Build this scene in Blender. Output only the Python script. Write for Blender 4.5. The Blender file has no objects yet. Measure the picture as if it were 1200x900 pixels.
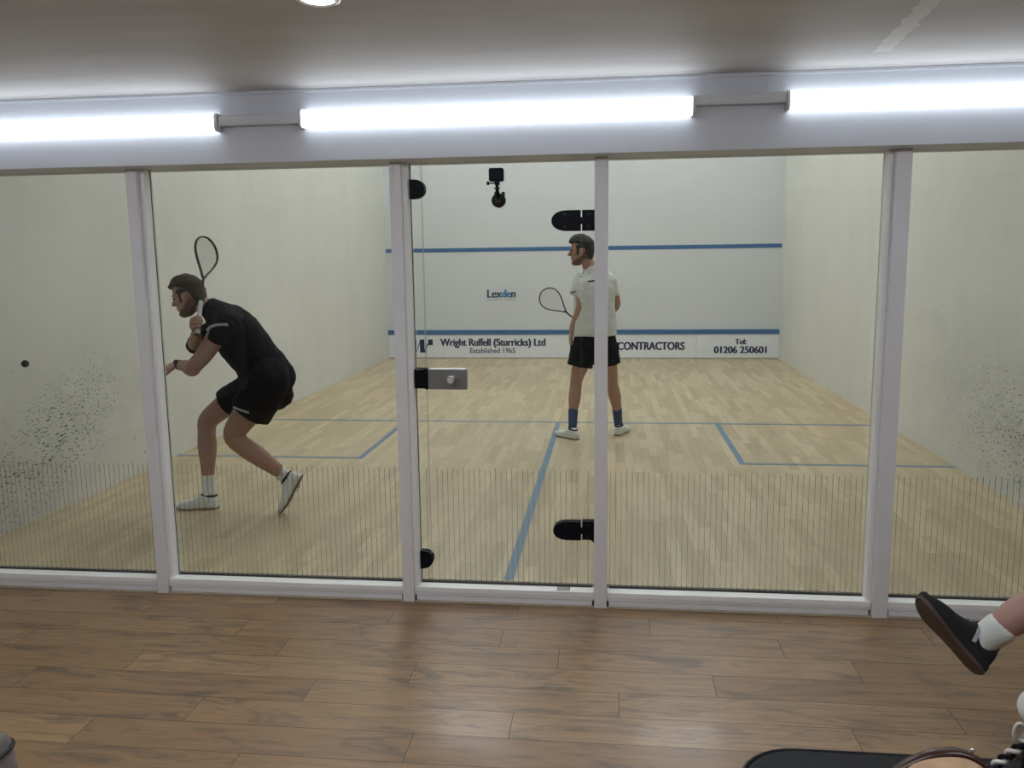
import bpy, bmesh, math, random
from mathutils import Vector, Matrix, noise
V = Vector
random.seed(7)
PI = math.pi

# ------------------------------------------------------------------ camera, world, light, exposure
scn = bpy.context.scene
scn.view_settings.view_transform = 'Standard'
scn.view_settings.look = 'None'
scn.view_settings.gamma = 1.0
scn.view_settings.use_curve_mapping = False
scn.view_settings.exposure = 0.0

CAM = V((0.521, -4.127, 1.656))
cd = bpy.data.cameras.new('camera'); cam = bpy.data.objects.new('camera', cd)
scn.collection.objects.link(cam); scn.camera = cam
cd.sensor_width = 36.0; cd.lens = 36.0 * 989.0 / 1200.0; cd.clip_start = 0.02
cam.matrix_world = (Matrix.Translation(CAM) @ Matrix.Rotation(0.117254, 4, 'Z')
                    @ Matrix.Rotation(1.42244, 4, 'X') @ Matrix.Rotation(-0.012896, 4, 'Z'))
w = bpy.data.worlds.new('world'); scn.world = w; w.use_nodes = True
w.node_tree.nodes['Background'].inputs[0].default_value = (0.5, 0.5, 0.5, 1)
w.node_tree.nodes['Background'].inputs[1].default_value = 0.02

COURT_LIGHT = 34.5        # emission of the court ceiling fixtures
BATTEN_LIGHT = 7.2        # emission of the corridor battens
FILL_LIGHT = 23.5          # emission of the added fill battens on the corridor ceiling, out of view
DOWN_LIGHT = 14.0          # watts of each corridor downlight

# ------------------------------------------------------------------ helpers
ROOT = scn.collection

def sset(node, name, val):
    if name in node.inputs: node.inputs[name].default_value = val

def mat(name, col, rough=0.6, metal=0.0, var=0.0, scale=20.0, bump=0.0, bscale=60.0, coat=0.0, spec=0.5, stretch=(1, 1, 1), sub=0.0, alpha=1.0):
    m = bpy.data.materials.new(name); m.use_nodes = True
    nt = m.node_tree; b = nt.nodes['Principled BSDF']
    sset(b, 'Base Color', (*col, 1)); sset(b, 'Roughness', rough); sset(b, 'Metallic', metal)
    sset(b, 'Coat Weight', coat); sset(b, 'Specular IOR Level', spec); sset(b, 'Alpha', alpha)
    if sub: sset(b, 'Subsurface Weight', sub); sset(b, 'Subsurface Radius', (0.02, 0.008, 0.004)); sset(b, 'Subsurface Scale', 0.5)
    tc = nt.nodes.new('ShaderNodeTexCoord'); mp = nt.nodes.new('ShaderNodeMapping')
    nt.links.new(tc.outputs['Object'], mp.inputs[0]); mp.inputs['Scale'].default_value = stretch
    if var:
        n = nt.nodes.new('ShaderNodeTexNoise'); n.inputs['Scale'].default_value = scale; n.inputs['Detail'].default_value = 4
        nt.links.new(mp.outputs[0], n.inputs['Vector'])
        mx = nt.nodes.new('ShaderNodeMix'); mx.data_type = 'RGBA'
        mx.inputs[6].default_value = (*[max(0, c * (1 - var)) for c in col], 1)
        mx.inputs[7].default_value = (*[min(1, c * (1 + var)) for c in col], 1)
        nt.links.new(n.outputs[0], mx.inputs[0]); nt.links.new(mx.outputs[2], b.inputs['Base Color'])
    if bump:
        n2 = nt.nodes.new('ShaderNodeTexNoise'); n2.inputs['Scale'].default_value = bscale; n2.inputs['Detail'].default_value = 3
        nt.links.new(mp.outputs[0], n2.inputs['Vector'])
        bp = nt.nodes.new('ShaderNodeBump'); bp.inputs['Strength'].default_value = bump; bp.inputs['Distance'].default_value = 0.01
        nt.links.new(n2.outputs[0], bp.inputs['Height']); nt.links.new(bp.outputs[0], b.inputs['Normal'])
    return m

def emis(name, col, strength):
    m = bpy.data.materials.new(name); m.use_nodes = True; nt = m.node_tree
    nt.nodes.clear(); o = nt.nodes.new('ShaderNodeOutputMaterial'); e = nt.nodes.new('ShaderNodeEmission')
    e.inputs[0].default_value = (*col, 1); e.inputs[1].default_value = strength
    nt.links.new(e.outputs[0], o.inputs[0]); return m

class G:
    """small node graph helper"""
    def __init__(s, name):
        s.m = bpy.data.materials.new(name); s.m.use_nodes = True; s.nt = s.m.node_tree
        s.b = s.nt.nodes['Principled BSDF']; s.out = s.nt.nodes['Material Output']
    def n(s, t, **k):
        x = s.nt.nodes.new(t)
        for a, v in k.items():
            if a.startswith('i_'): x.inputs[a[2:].replace('_', ' ')].default_value = v
            else: setattr(x, a, v)
        return x
    def l(s, a, b): s.nt.links.new(a, b)
    def math(s, op, a, b=None, clamp=False):
        x = s.n('ShaderNodeMath', operation=op, use_clamp=clamp)
        for i, q in enumerate((a, b)):
            if q is None: continue
            if isinstance(q, (int, float)): x.inputs[i].default_value = q
            else: s.l(q, x.inputs[i])
        return x.outputs[0]
    def mix(s, f, a, b, mode='MIX'):
        x = s.n('ShaderNodeMix', data_type='RGBA', blend_type=mode)
        for i, q in ((0, f), (6, a), (7, b)):
            if isinstance(q, (int, float)): x.inputs[i].default_value = q
            elif isinstance(q, tuple): x.inputs[i].default_value = (*q, 1)
            else: s.l(q, x.inputs[i])
        return x.outputs[2]
    def ramp(s, f, p0, p1, c0=(0, 0, 0), c1=(1, 1, 1)):
        x = s.n('ShaderNodeValToRGB'); e = x.color_ramp.elements
        e[0].position = p0; e[1].position = p1; e[0].color = (*c0, 1); e[1].color = (*c1, 1)
        s.l(f, x.inputs[0]); return x.outputs[0]
    def noise(s, vec, scale, detail=4, rough=0.5, dist=0.0):
        x = s.n('ShaderNodeTexNoise'); x.inputs['Scale'].default_value = scale; x.inputs['Detail'].default_value = detail
        x.inputs['Roughness'].default_value = rough; x.inputs['Distortion'].default_value = dist
        s.l(vec, x.inputs['Vector']); return x.outputs[0]
    def mapping(s, vec, scale=(1, 1, 1), loc=(0, 0, 0), rot=(0, 0, 0)):
        x = s.n('ShaderNodeMapping'); x.inputs['Scale'].default_value = scale
        x.inputs['Location'].default_value = loc; x.inputs['Rotation'].default_value = rot
        s.l(vec, x.inputs['Vector']); return x.outputs[0]
    def obj(s): return s.n('ShaderNodeTexCoord').outputs['Object']
    def bump(s, h, st, d=0.01):
        x = s.n('ShaderNodeBump'); x.inputs['Strength'].default_value = st; x.inputs['Distance'].default_value = d
        s.l(h, x.inputs['Height']); s.l(x.outputs[0], s.b.inputs['Normal'])

def finish(bm, name, m, parent=None, smooth=False, bevel=0.0, mods=None):
    bmesh.ops.recalc_face_normals(bm, faces=bm.faces[:])
    me = bpy.data.meshes.new(name); bm.to_mesh(me); bm.free()
    if smooth:
        for p in me.polygons: p.use_smooth = True
    o = bpy.data.objects.new(name, me); ROOT.objects.link(o)
    if m: me.materials.append(m)
    if parent: o.parent = parent
    if bevel:
        b = o.modifiers.new('bevel', 'BEVEL'); b.width = bevel; b.segments = 2; b.limit_method = 'ANGLE'; b.angle_limit = 0.6
    if mods: mods(o)
    return o

def ruffle(o, size, strength):
    t = bpy.data.textures.new('ruffle', 'CLOUDS'); t.noise_scale = size; t.noise_depth = 2
    d = o.modifiers.new('ruffle', 'DISPLACE'); d.texture = t; d.strength = strength; d.mid_level = 0.5; d.texture_coords = 'LOCAL'
    return o
def remesh(o, vox=0.006, it=3, fac=0.5):
    r = o.modifiers.new('remesh', 'REMESH'); r.mode = 'VOXEL'; r.voxel_size = vox; r.use_smooth_shade = True
    s = o.modifiers.new('smooth', 'SMOOTH'); s.iterations = it; s.factor = fac
    return o

def empty(name, loc=(0, 0, 0), label=None, cat=None, group=None):
    o = bpy.data.objects.new(name, None); ROOT.objects.link(o); o.empty_display_size = 0.1; o.location = loc
    if label: o['label'] = label
    if cat: o['category'] = cat
    if group: o['group'] = group
    return o
def tag(o, label, cat, group=None):
    o['label'] = label; o['category'] = cat
    if group: o['group'] = group
    return o
def struct(o): o['kind'] = 'structure'; return o
def local(root, objs):
    """keep world placement of parts built in world coordinates under a root placed elsewhere"""
    for o in objs: o.matrix_parent_inverse = Matrix.Translation(root.location).inverted()

def box(bm, x0, x1, y0, y1, z0, z1):
    v = [bm.verts.new(p) for p in ((x0, y0, z0), (x1, y0, z0), (x1, y1, z0), (x0, y1, z0), (x0, y0, z1), (x1, y0, z1), (x1, y1, z1), (x0, y1, z1))]
    fs = [bm.faces.new([v[i] for i in f]) for f in ((0, 3, 2, 1), (4, 5, 6, 7), (0, 1, 5, 4), (1, 2, 6, 5), (2, 3, 7, 6), (3, 0, 4, 7))]
    return fs
def boxo(name, d, m, parent=None, bevel=0.0):
    bm = bmesh.new(); box(bm, *d); return finish(bm, name, m, parent, bevel=bevel)

def skin_rings(bm, rings, caps=True):
    vs = [[bm.verts.new(p) for p in r] for r in rings]
    n = len(vs[0])
    for a, b in zip(vs, vs[1:]):
        for i in range(n):
            j = (i + 1) % n
            try: bm.faces.new((a[i], a[j], b[j], b[i]))
            except ValueError: pass
    if caps:
        bm.faces.new(list(reversed(vs[0]))); bm.faces.new(vs[-1])
    return vs

def ring(c, u, v, ru, rv, n=20, p=2.0):
    c = V(c); out = []
    for i in range(n):
        t = 2 * PI * i / n; cs, sn = math.cos(t), math.sin(t)
        out.append(c + V(u) * (ru * math.copysign(abs(cs) ** (2 / p), cs)) + V(v) * (rv * math.copysign(abs(sn) ** (2 / p), sn)))
    return out

def catmull(P, k=5):
    """P: list of tuples of floats, any dimension"""
    out = []; n = len(P)
    for i in range(n - 1):
        p0, p1, p2, p3 = P[max(i - 1, 0)], P[i], P[i + 1], P[min(i + 2, n - 1)]
        for s in range(k):
            t = s / k
            out.append(tuple(0.5 * (2 * b + (c - a) * t + (2 * a - 5 * b + 4 * c - d) * t * t + (3 * b - a - 3 * c + d) * t ** 3)
                             for a, b, c, d in zip(p0, p1, p2, p3)))
    out.append(tuple(P[-1])); return out

def limb(bm, pts, k=5, n=14, ref=(0, 1, 0), caps=True, flat=1.0):
    """pts: (x,y,z,r) or (x,y,z,ru,rv); ru runs along ref made square to the path"""
    P = [tuple(p) if len(p) == 5 else (*p, p[3] * flat) for p in pts]
    P = catmull(P, k) if k > 1 else P
    C = [V(p[:3]) for p in P]; N = len(P); rings = []
    ref = V(ref)
    def frame(t):
        u = ref - t * ref.dot(t)
        if u.length < 1e-3: u = V((1, 0, 0)) - t * t.x
        u.normalize(); return u, t.cross(u)
    T = [(C[min(i + 1, N - 1)] - C[max(i - 1, 0)]).normalized() for i in range(N)]
    if caps:
        u, v = frame(T[0])
        for a in (80, 55, 30): 
            s, c = math.sin(math.radians(a)), math.cos(math.radians(a)); r = min(P[0][3], P[0][4])
            rings.append(ring(C[0] - T[0] * r * s, u, v, P[0][3] * c, P[0][4] * c, n))
    for p, c, t in zip(P, C, T):
        u, v = frame(t); rings.append(ring(c, u, v, p[3], p[4], n))
    if caps:
        u, v = frame(T[-1])
        for a in (30, 55, 80):
            s, c = math.sin(math.radians(a)), math.cos(math.radians(a)); r = min(P[-1][3], P[-1][4])
            rings.append(ring(C[-1] + T[-1] * r * s, u, v, P[-1][3] * c, P[-1][4] * c, n))
    skin_rings(bm, rings)

def ell(bm, c, r, M=None, n=16):
    """ellipsoid, centre c, radii r, in frame M"""
    M = M or Matrix.Identity(4); rings = []
    for j in range(1, n // 2 + 1):
        a = PI * j / (n // 2 + 1)
        z = math.cos(a); q = math.sin(a)
        rings.append([M @ (V(c) + V((r[0] * q * math.cos(2 * PI * i / n), r[1] * q * math.sin(2 * PI * i / n), r[2] * z))) for i in range(n)])
    skin_rings(bm, rings)

def cyl(bm, a, b, r, n=16, r2=None):
    a, b = V(a), V(b); t = (b - a).normalized(); u = t.orthogonal().normalized(); v = t.cross(u)
    skin_rings(bm, [ring(a, u, v, r, r, n), ring(b, u, v, r2 or r, r2 or r, n)])

def prism(bm, outline, y0, y1):
    """closed outline of (x, z), extruded along y"""
    skin_rings(bm, [[V((x, y0, z)) for x, z in outline], [V((x, y1, z)) for x, z in outline]])

def frame_of(o, x, z):
    """matrix with origin o, x axis x, z axis close to z"""
    x = V(x).normalized(); z = V(z); z = (z - x * z.dot(x)).normalized(); y = z.cross(x)
    return Matrix(((x.x, y.x, z.x, o[0]), (x.y, y.y, z.y, o[1]), (x.z, y.z, z.z, o[2]), (0, 0, 0, 1)))

# ------------------------------------------------------------------ materials
def court_wall(name, tint, marks=None, dirt=0.25):
    g = G(name); p = g.obj()
    n1 = g.noise(p, 0.9, 5, 0.6); n2 = g.noise(p, 9.0, 5, 0.65); n3 = g.noise(g.mapping(p, (1, 1, 0.25)), 2.5, 4)
    f = g.math('ADD', g.math('MULTIPLY', n1, 0.5), g.math('ADD', g.math('MULTIPLY', n2, 0.25), g.math('MULTIPLY', n3, 0.25)))
    c = g.mix(g.ramp(f, 0.35, 0.65), tuple(t * (1 - dirt * 0.45) for t in tint), tint)
    if marks:
        (mx, my, mz, ry, rz, slope, amount) = marks
        q = g.mapping(p, (1, 1, 1), (-mx, -my, -mz))
        sp = g.n('ShaderNodeSeparateXYZ'); g.l(q, sp.inputs[0])
        a = g.math('DIVIDE', sp.outputs[1], ry); b = g.math('DIVIDE', g.math('SUBTRACT', sp.outputs[2], g.math('MULTIPLY', sp.outputs[1], slope)), rz)
        d = g.math('ADD', g.math('POWER', g.math('ABSOLUTE', a), 2.0), g.math('POWER', g.math('ABSOLUTE', b), 2.0))
        reg = g.math('SUBTRACT', 1.0, g.math('SQRT', d), clamp=True)
        # ball marks: short slanted dashes
        for sc, th, seed in ((38, 0.27, 0), (58, 0.27, 5.3)):
            vm = g.mapping(p, (1, 0.42, 1.25), (seed, seed, seed), (math.radians(-28 if mx < 0 else 20), 0, 0))
            vo = g.n('ShaderNodeTexVoronoi'); vo.inputs['Scale'].default_value = sc; vo.inputs['Randomness'].default_value = 1.0
            g.l(g.mapping(vm), vo.inputs['Vector'])
            wn = g.n('ShaderNodeSeparateColor'); g.l(vo.outputs['Color'], wn.inputs[0])
            th2 = g.math('MULTIPLY', g.math('SUBTRACT', g.math('ADD', g.math('MULTIPLY', reg, 1.7), g.math('MULTIPLY', wn.outputs[0], 0.6)), 0.72), 0.9, clamp=True)
            dot = g.math('LESS_THAN', vo.outputs['Distance'], g.math('MULTIPLY', th2, th * 1.25))
            c = g.mix(g.math('MULTIPLY', dot, g.math('MULTIPLY', wn.outputs[1], amount * 0.8)), c, (0.03, 0.03, 0.028))
        sm = g.math('MULTIPLY', g.math('MULTIPLY', reg, 0.5), g.noise(p, 5, 4))
        c = g.mix(sm, c, (0.16, 0.16, 0.14))
    # sparse specks everywhere
    vo = g.n('ShaderNodeTexVoronoi'); vo.inputs['Scale'].default_value = 7.0; g.l(g.mapping(p, (1, 0.7, 1)), vo.inputs['Vector'])
    wn = g.n('ShaderNodeSeparateColor'); g.l(vo.outputs['Color'], wn.inputs[0])
    sp2 = g.n('ShaderNodeSeparateXYZ'); g.l(p, sp2.inputs[0])
    low = g.math('SUBTRACT', 1.0, g.math('DIVIDE', sp2.outputs[2], 1.7), clamp=True)
    dot = g.math('LESS_THAN', vo.outputs['Distance'], g.math('MULTIPLY', low, g.math('MULTIPLY', wn.outputs[0], 0.13)))
    c = g.mix(g.math('MULTIPLY', dot, 0.55), c, (0.05, 0.05, 0.045))
    g.l(c, g.b.inputs['Base Color']); sset(g.b, 'Roughness', 0.62); sset(g.b, 'Specular IOR Level', 0.25)
    g.bump(g.noise(p, 120, 3), 0.12, 0.003)
    return g.m

def plank_floor(name, c0, c1, c2, grain_dir, rough, coat=0.0, smudge=None, bands=1.0):
    """boards carry a per-board UV; colour from it, grain stretched along the board"""
    g = G(name); p = g.obj()
    uv = g.n('ShaderNodeUVMap'); uv.uv_map = 'board'
    sp = g.n('ShaderNodeSeparateXYZ'); g.l(uv.outputs[0], sp.inputs[0])
    r1, r2 = sp.outputs[0], sp.outputs[1]
    cmb = g.n('ShaderNodeCombineXYZ'); g.l(g.math('MULTIPLY', r1, 37.0), cmb.inputs[0]); g.l(g.math('MULTIPLY', r2, 53.0), cmb.inputs[1])
    va = g.n('ShaderNodeVectorMath', operation='ADD'); g.l(p, va.inputs[0]); g.l(cmb.outputs[0], va.inputs[1])
    sc = (1.6, 22, 1) if grain_dir == 'X' else (22, 1.6, 1)
    gr = g.noise(g.mapping(va.outputs[0], sc), 2.2, 6, 0.6, 0.6)
    c = g.mix(g.ramp(r1, 0.0, 1.0), c0, c1)
    c = g.mix(g.math('MULTIPLY', g.ramp(gr, 0.35, 0.75), 0.55 * bands), c, c2)
    if smudge:
        s2 = g.noise(g.mapping(va.outputs[0], (1.5, 6.0, 1) if grain_dir == 'X' else (6.0, 1.5, 1)), 1.7, 6, 0.65, 1.2)
        c = g.mix(g.math('MULTIPLY', g.ramp(s2, 0.49, 0.68), 0.80), c, smudge)
    g.l(c, g.b.inputs['Base Color'])
    rr = g.math('ADD', rough, g.math('MULTIPLY', gr, 0.12)); g.l(rr, g.b.inputs['Roughness'])
    sset(g.b, 'Coat Weight', coat); sset(g.b, 'Coat Roughness', 0.12)
    g.bump(gr, 0.06, 0.004)
    return g.m

M = {}
M['wall_left'] = court_wall('court plaster left', (0.675, 0.68, 0.63), (-3.2, 1.05, 0.45, 1.75, 0.85, 0.35, 1.2))
M['wall_right'] = court_wall('court plaster right', (0.685, 0.69, 0.64), (3.2, 1.7, 0.45, 2.4, 0.95, 0.05, 0.9))
M['wall_front'] = court_wall('court plaster front', (0.615, 0.645, 0.65), None, 0.10)
M['court_floor'] = plank_floor('maple court boards', (0.41, 0.335, 0.200), (0.585, 0.49, 0.315), (0.35, 0.275, 0.155), 'Y', 0.34, 0.08)
M['joint'] = mat('dark board joint', (0.22, 0.15, 0.08), 0.8)
M['corr_floor'] = plank_floor('brown laminate planks', (0.25, 0.148, 0.072), (0.34, 0.212, 0.108), (0.14, 0.078, 0.036), 'X', 0.30, 0.10, (0.085, 0.064, 0.050))
M['joint2'] = mat('laminate joint', (0.06, 0.035, 0.02), 0.6)
M['blue'] = mat('blue court line', (0.055, 0.14, 0.30), 0.45, var=0.12, scale=3)
M['floor_blue'] = mat('worn blue floor line', (0.10, 0.19, 0.28), 0.4, var=0.15, scale=5)
M['tin'] = mat('white tin board', (0.72, 0.76, 0.78), 0.4, var=0.03, scale=3)
M['cap'] = mat('white satin frame lightened where lit', (0.92, 0.94, 0.94), 0.35, var=0.05, scale=40)  # whiter than the frame: light caught by ledge and beads put into the colour
M['navy'] = mat('navy lettering', (0.01, 0.012, 0.07), 0.5)
M['greyletter'] = mat('grey lettering', (0.13, 0.15, 0.14), 0.5)
M['teal'] = mat('teal lettering', (0.02, 0.07, 0.12), 0.5)
M['tealblue'] = mat('blue lettering', (0.03, 0.16, 0.36), 0.5)
M['frame'] = mat('white painted frame', (0.80, 0.80, 0.83), 0.42, var=0.05, scale=7, bump=0.05, bscale=40)
M['fascia'] = mat('white fascia paint', (0.62, 0.645, 0.70), 0.5, var=0.03, scale=3)
M['trunk'] = mat('grey trunking plastic', (0.62, 0.63, 0.66), 0.45)
M['gap'] = mat('dark joint', (0.02, 0.02, 0.02), 0.8)
M['threshold'] = mat('worn beige threshold strip', (0.42, 0.36, 0.28), 0.6, var=0.2, scale=30)
M['black'] = mat('matt black metal', (0.005, 0.006, 0.010), 0.45, spec=0.15)
M['screw'] = mat('black screw', (0.02, 0.02, 0.024), 0.3)
M['steel'] = mat('brushed aluminium', (0.42, 0.43, 0.44), 0.34, metal=0.75, var=0.05, scale=60, stretch=(1, 1, 20))
M['tube'] = emis('fluorescent diffuser', (0.86, 0.93, 1.0), BATTEN_LIGHT)
M['tube_edge'] = emis('fluorescent diffuser edge', (0.84, 0.92, 1.0), BATTEN_LIGHT * 0.42)
M['fill_tube'] = emis('fill light diffuser', (0.93, 0.955, 1.0), FILL_LIGHT)
M['court_tube'] = emis('court light diffuser', (0.97, 0.985, 1.0), COURT_LIGHT)
M['plaster_dim'] = mat('painted corridor wall', (0.72, 0.71, 0.70), 0.8, var=0.05, scale=4)
M['wall_back'] = mat('grey corridor wall', (0.26, 0.26, 0.26), 0.8, var=0.05, scale=4)
M['chrome'] = mat('bright trim ring', (0.75, 0.75, 0.72), 0.25, metal=0.6)
M['bulb'] = emis('downlight lamp', (0.80, 0.84, 1.0), 5.0)
M['skinA'] = mat('tanned skin', (0.34, 0.20, 0.145), 0.55, var=0.10, scale=25, sub=0.06)
M['skinB'] = mat('fair skin', (0.40, 0.235, 0.17), 0.55, var=0.10, scale=25, sub=0.06)
M['skinC'] = mat('pinkish skin', (0.42, 0.24, 0.20), 0.5, var=0.12, scale=25, sub=0.06)
M['hairA'] = mat('brown hair', (0.045, 0.032, 0.022), 0.7, var=0.5, scale=90, bump=0.6, bscale=220, stretch=(1, 1, 0.3))
M['beardA'] = mat('short dark stubble', (0.13, 0.085, 0.062), 0.8, var=0.35, scale=160)
M['hairB'] = mat('dark hair', (0.03, 0.031, 0.028), 0.75, var=0.4, scale=90, bump=0.6, bscale=220)
M['eye'] = mat('eye', (0.08, 0.06, 0.05), 0.3)
M['lip'] = mat('lip', (0.26, 0.11, 0.09), 0.5)
M['blackcloth'] = mat('black sports fabric', (0.005, 0.006, 0.009), 0.85, bump=0.08, bscale=12, spec=0.15)
M['shirtwhite'] = mat('white sports fabric', (0.66, 0.68, 0.65), 0.85, bump=0.3, bscale=10, spec=0.2)
M['reflect'] = mat('pale reflective strip', (0.36, 0.40, 0.43), 0.4)
M['sockwhite'] = mat('white ribbed sock', (0.72, 0.75, 0.73), 0.9, bump=0.4, bscale=200)
M['sockblue'] = mat('blue sock', (0.04, 0.085, 0.17), 0.9, bump=0.3, bscale=200)
M['shoewhite'] = mat('white trainer mesh', (0.68, 0.72, 0.68), 0.7, var=0.12, scale=60, bump=0.3, bscale=150)
M['gum'] = mat('brown rubber sole', (0.13, 0.065, 0.04), 0.7)
M['solewhite'] = mat('pale rubber midsole', (0.62, 0.62, 0.56), 0.6)
M['lace'] = mat('lace', (0.75, 0.76, 0.74), 0.8)
M['suede'] = mat('black suede', (0.012, 0.012, 0.014), 0.9, bump=0.2, bscale=200)
M['gumdark'] = mat('dark gum sole', (0.075, 0.05, 0.042), 0.6, var=0.25, scale=40)
M['graphite'] = mat('dark racket frame', (0.02, 0.022, 0.026), 0.35, spec=0.5)
M['string'] = mat('pale racket string', (0.62, 0.62, 0.58), 0.6)
M['grip'] = mat('white racket grip tape', (0.62, 0.62, 0.60), 0.8, var=0.1, scale=80)
M['rubber'] = mat('black rubber', (0.012, 0.011, 0.014), 0.6)
M['padding'] = mat('black leatherette', (0.006, 0.007, 0.011), 0.5, bump=0.1, bscale=80, spec=0.2)
M['tanfur'] = mat('tan suede', (0.50, 0.33, 0.21), 0.85, var=0.25, scale=18, bump=0.5, bscale=60)
M['browntrim'] = mat('dark brown glossy leather', (0.05, 0.022, 0.016), 0.25)
M['fleece'] = mat('pale fleece', (0.52, 0.45, 0.36), 0.95, bump=1.0, bscale=120)
M['cordwhite'] = mat('white cord', (0.75, 0.74, 0.72), 0.8)
M['pouch'] = mat('off-white plastic', (0.72, 0.74, 0.74), 0.4)
M['bagcloth'] = mat('grey brown mottled cloth', (0.17, 0.155, 0.15), 0.85, var=0.75, scale=16, bump=0.3, bscale=120)
M['piping'] = mat('black piping', (0.012, 0.01, 0.012), 0.5)
M['sticker'] = mat('worn printed sticker', (0.35, 0.36, 0.36), 0.6, var=0.9, scale=90)

# clear glass: transparent with an angle-dependent mirror layer
g = G('clear safety glass'); g.nt.nodes.remove(g.b)
tr = g.n('ShaderNodeBsdfTransparent'); tr.inputs[0].default_value = (0.965, 0.975, 0.965, 1)
gl = g.n('ShaderNodeBsdfGlossy'); gl.inputs['Roughness'].default_value = 0.0
lw = g.n('ShaderNodeLayerWeight'); lw.inputs[0].default_value = 0.5
fac = g.math('ADD', 0.04, g.math('MULTIPLY', 0.96, g.math('POWER', lw.outputs['Facing'], 5.0)))
ms = g.n('ShaderNodeMixShader'); g.l(fac, ms.inputs[0]); g.l(tr.outputs[0], ms.inputs[1]); g.l(gl.outputs[0], ms.inputs[2])
g.l(ms.outputs[0], g.out.inputs[0]); M['glass'] = g.m
g = G('polished glass edge'); sset(g.b, 'Base Color', (0.50, 0.55, 0.47, 1)); sset(g.b, 'Roughness', 0.15); sset(g.b, 'Transmission Weight', 0.0)
M['glass_edge'] = g.m
# thin printed safety lines on the glass
g = G('printed safety lines'); sset(g.b, 'Base Color', (0.27, 0.24, 0.18, 1)); sset(g.b, 'Roughness', 0.6); sset(g.b, 'Alpha', 0.42)
M['vlines'] = g.m
# ceiling with plaster unevenness, a lighter filled crack
g = G('corridor ceiling paint'); p = g.obj()
n1 = g.noise(g.mapping(p, (0.7, 2.2, 1)), 1.7, 5, 0.6); n2 = g.noise(p, 10, 4)
c = g.mix(g.ramp(n1, 0.3, 0.7), (0.50, 0.485, 0.475), (0.60, 0.585, 0.575))
sp = g.n('ShaderNodeSeparateXYZ'); g.l(p, sp.inputs[0])
wob = g.math('MULTIPLY', g.math('SUBTRACT', g.noise(p, 14, 3), 0.5), 0.05)
cx = g.math('ABSOLUTE', g.math('ADD', g.math('SUBTRACT', g.math('SUBTRACT', sp.outputs[0], 1.587), g.math('MULTIPLY', g.math('ADD', sp.outputs[1], 0.35), 0.078)), wob))
band = g.math('MULTIPLY', g.math('LESS_THAN', cx, 0.032), g.math('LESS_THAN', sp.outputs[1], -0.5))
c = g.mix(g.math('MULTIPLY', band, 0.8), c, (0.80, 0.79, 0.77))
vo = g.n('ShaderNodeTexVoronoi'); vo.inputs['Scale'].default_value = 2.3; g.l(p, vo.inputs['Vector'])
c = g.mix(g.math('MULTIPLY', g.math('LESS_THAN', vo.outputs['Distance'], 0.03), 0.6), c, (0.85, 0.85, 0.83))
g.l(c, g.b.inputs['Base Color']); sset(g.b, 'Roughness', 0.65); g.bump(g.noise(g.mapping(p, (0.6, 1.6, 1)), 3.0, 3), 0.2, 0.02)
M['ceiling'] = g.m

# ------------------------------------------------------------------ setting: court shell
CW = 3.2; CL = 9.75; CH = 5.65; FZ = -0.09; HY = -0.20; HB = 2.115; CZ = 2.44

def board_floor(name, m, mj, x0, x1, y0, y1, z, pitch, length, along, gap, offs=None, phase=0.0, jitter=0.0, parts_z=0.0):
    bm = bmesh.new(); uvl = bm.loops.layers.uv.new('board')
    a0, a1, b0, b1 = (x0, x1, y0, y1) if along == 'X' else (y0, y1, x0, x1)
    r = 0; b = b0
    rows = int(math.ceil((b1 - b0) / pitch))
    for r in range(rows):
        bb0 = b1 - (r + 1) * pitch if along == 'X' else b0 + r * pitch
        bb1 = bb0 + pitch
        bb0 = max(bb0, b0); bb1 = min(bb1, b1)
        off = offs[r] if offs and r in offs else random.uniform(0, length)
        a = a0 - ((a0 - off) % length)
        while a < a1:
            ln = length * (1 + random.uniform(-jitter, jitter)); s, e = max(a, a0), min(a + ln, a1); a += ln
            if e - s < 0.01: continue
            g2 = gap / 2
            q = ((s + g2, bb0 + g2), (e - g2, bb0 + g2), (e - g2, bb1 - g2), (s + g2, bb1 - g2))
            if along == 'Y': q = [(y, x) for x, y in q][::-1]
            f = bm.faces.new([bm.verts.new((x, y, z)) for x, y in q])
            u, v2 = random.random(), random.random()
            for l in f.loops: l[uvl].uv = (u, v2)
            f.material_index = 0
    # slab under the boards, seen as the joints
    fs = box(bm, x0, x1, y0, y1, z - 0.12, z - 0.0008)
    for f in fs: f.material_index = 1
    me = bpy.data.meshes.new(name); bm.to_mesh(me); bm.free()
    me.materials.append(m); me.materials.append(mj)
    o = bpy.data.objects.new(name, me); ROOT.objects.link(o); return struct(o)

court = board_floor('floor', M['court_floor'], M['joint'], -CW, CW, 0.022, CL, 0.0, 0.0711, 0.55, 'Y', 0.0009, jitter=0.5)
corr_offs = {2: 0.025, 3: 0.30, 4: 0.95, 5: 0.56, 1: -0.55}
corr = board_floor('floor', M['corr_floor'], M['joint2'], -4.5, 4.5, -7.0, 0.022 - 0.022 + 0.004, FZ, 0.183, 1.262, 'X', 0.0026, offs=corr_offs)

struct(boxo('wall_left', (-CW - 0.15, -CW, 0.02, CL + 0.15, -0.12, CH), M['wall_left']))
struct(boxo('wall_right', (CW, CW + 0.15, 0.02, CL + 0.15, -0.12, CH), M['wall_right']))
struct(boxo('wall_front', (-CW, CW, CL, CL + 0.15, -0.12, CH), M['wall_front']))
struct(boxo('ceiling', (-CW - 0.15, CW + 0.15, -0.05, CL + 0.15, CH, CH + 0.1), M['tin']))
struct(boxo('wall_above_glass', (-4.5, 4.5, HY, 0.10, HB, CH), M['fascia'], bevel=0.003))
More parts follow.
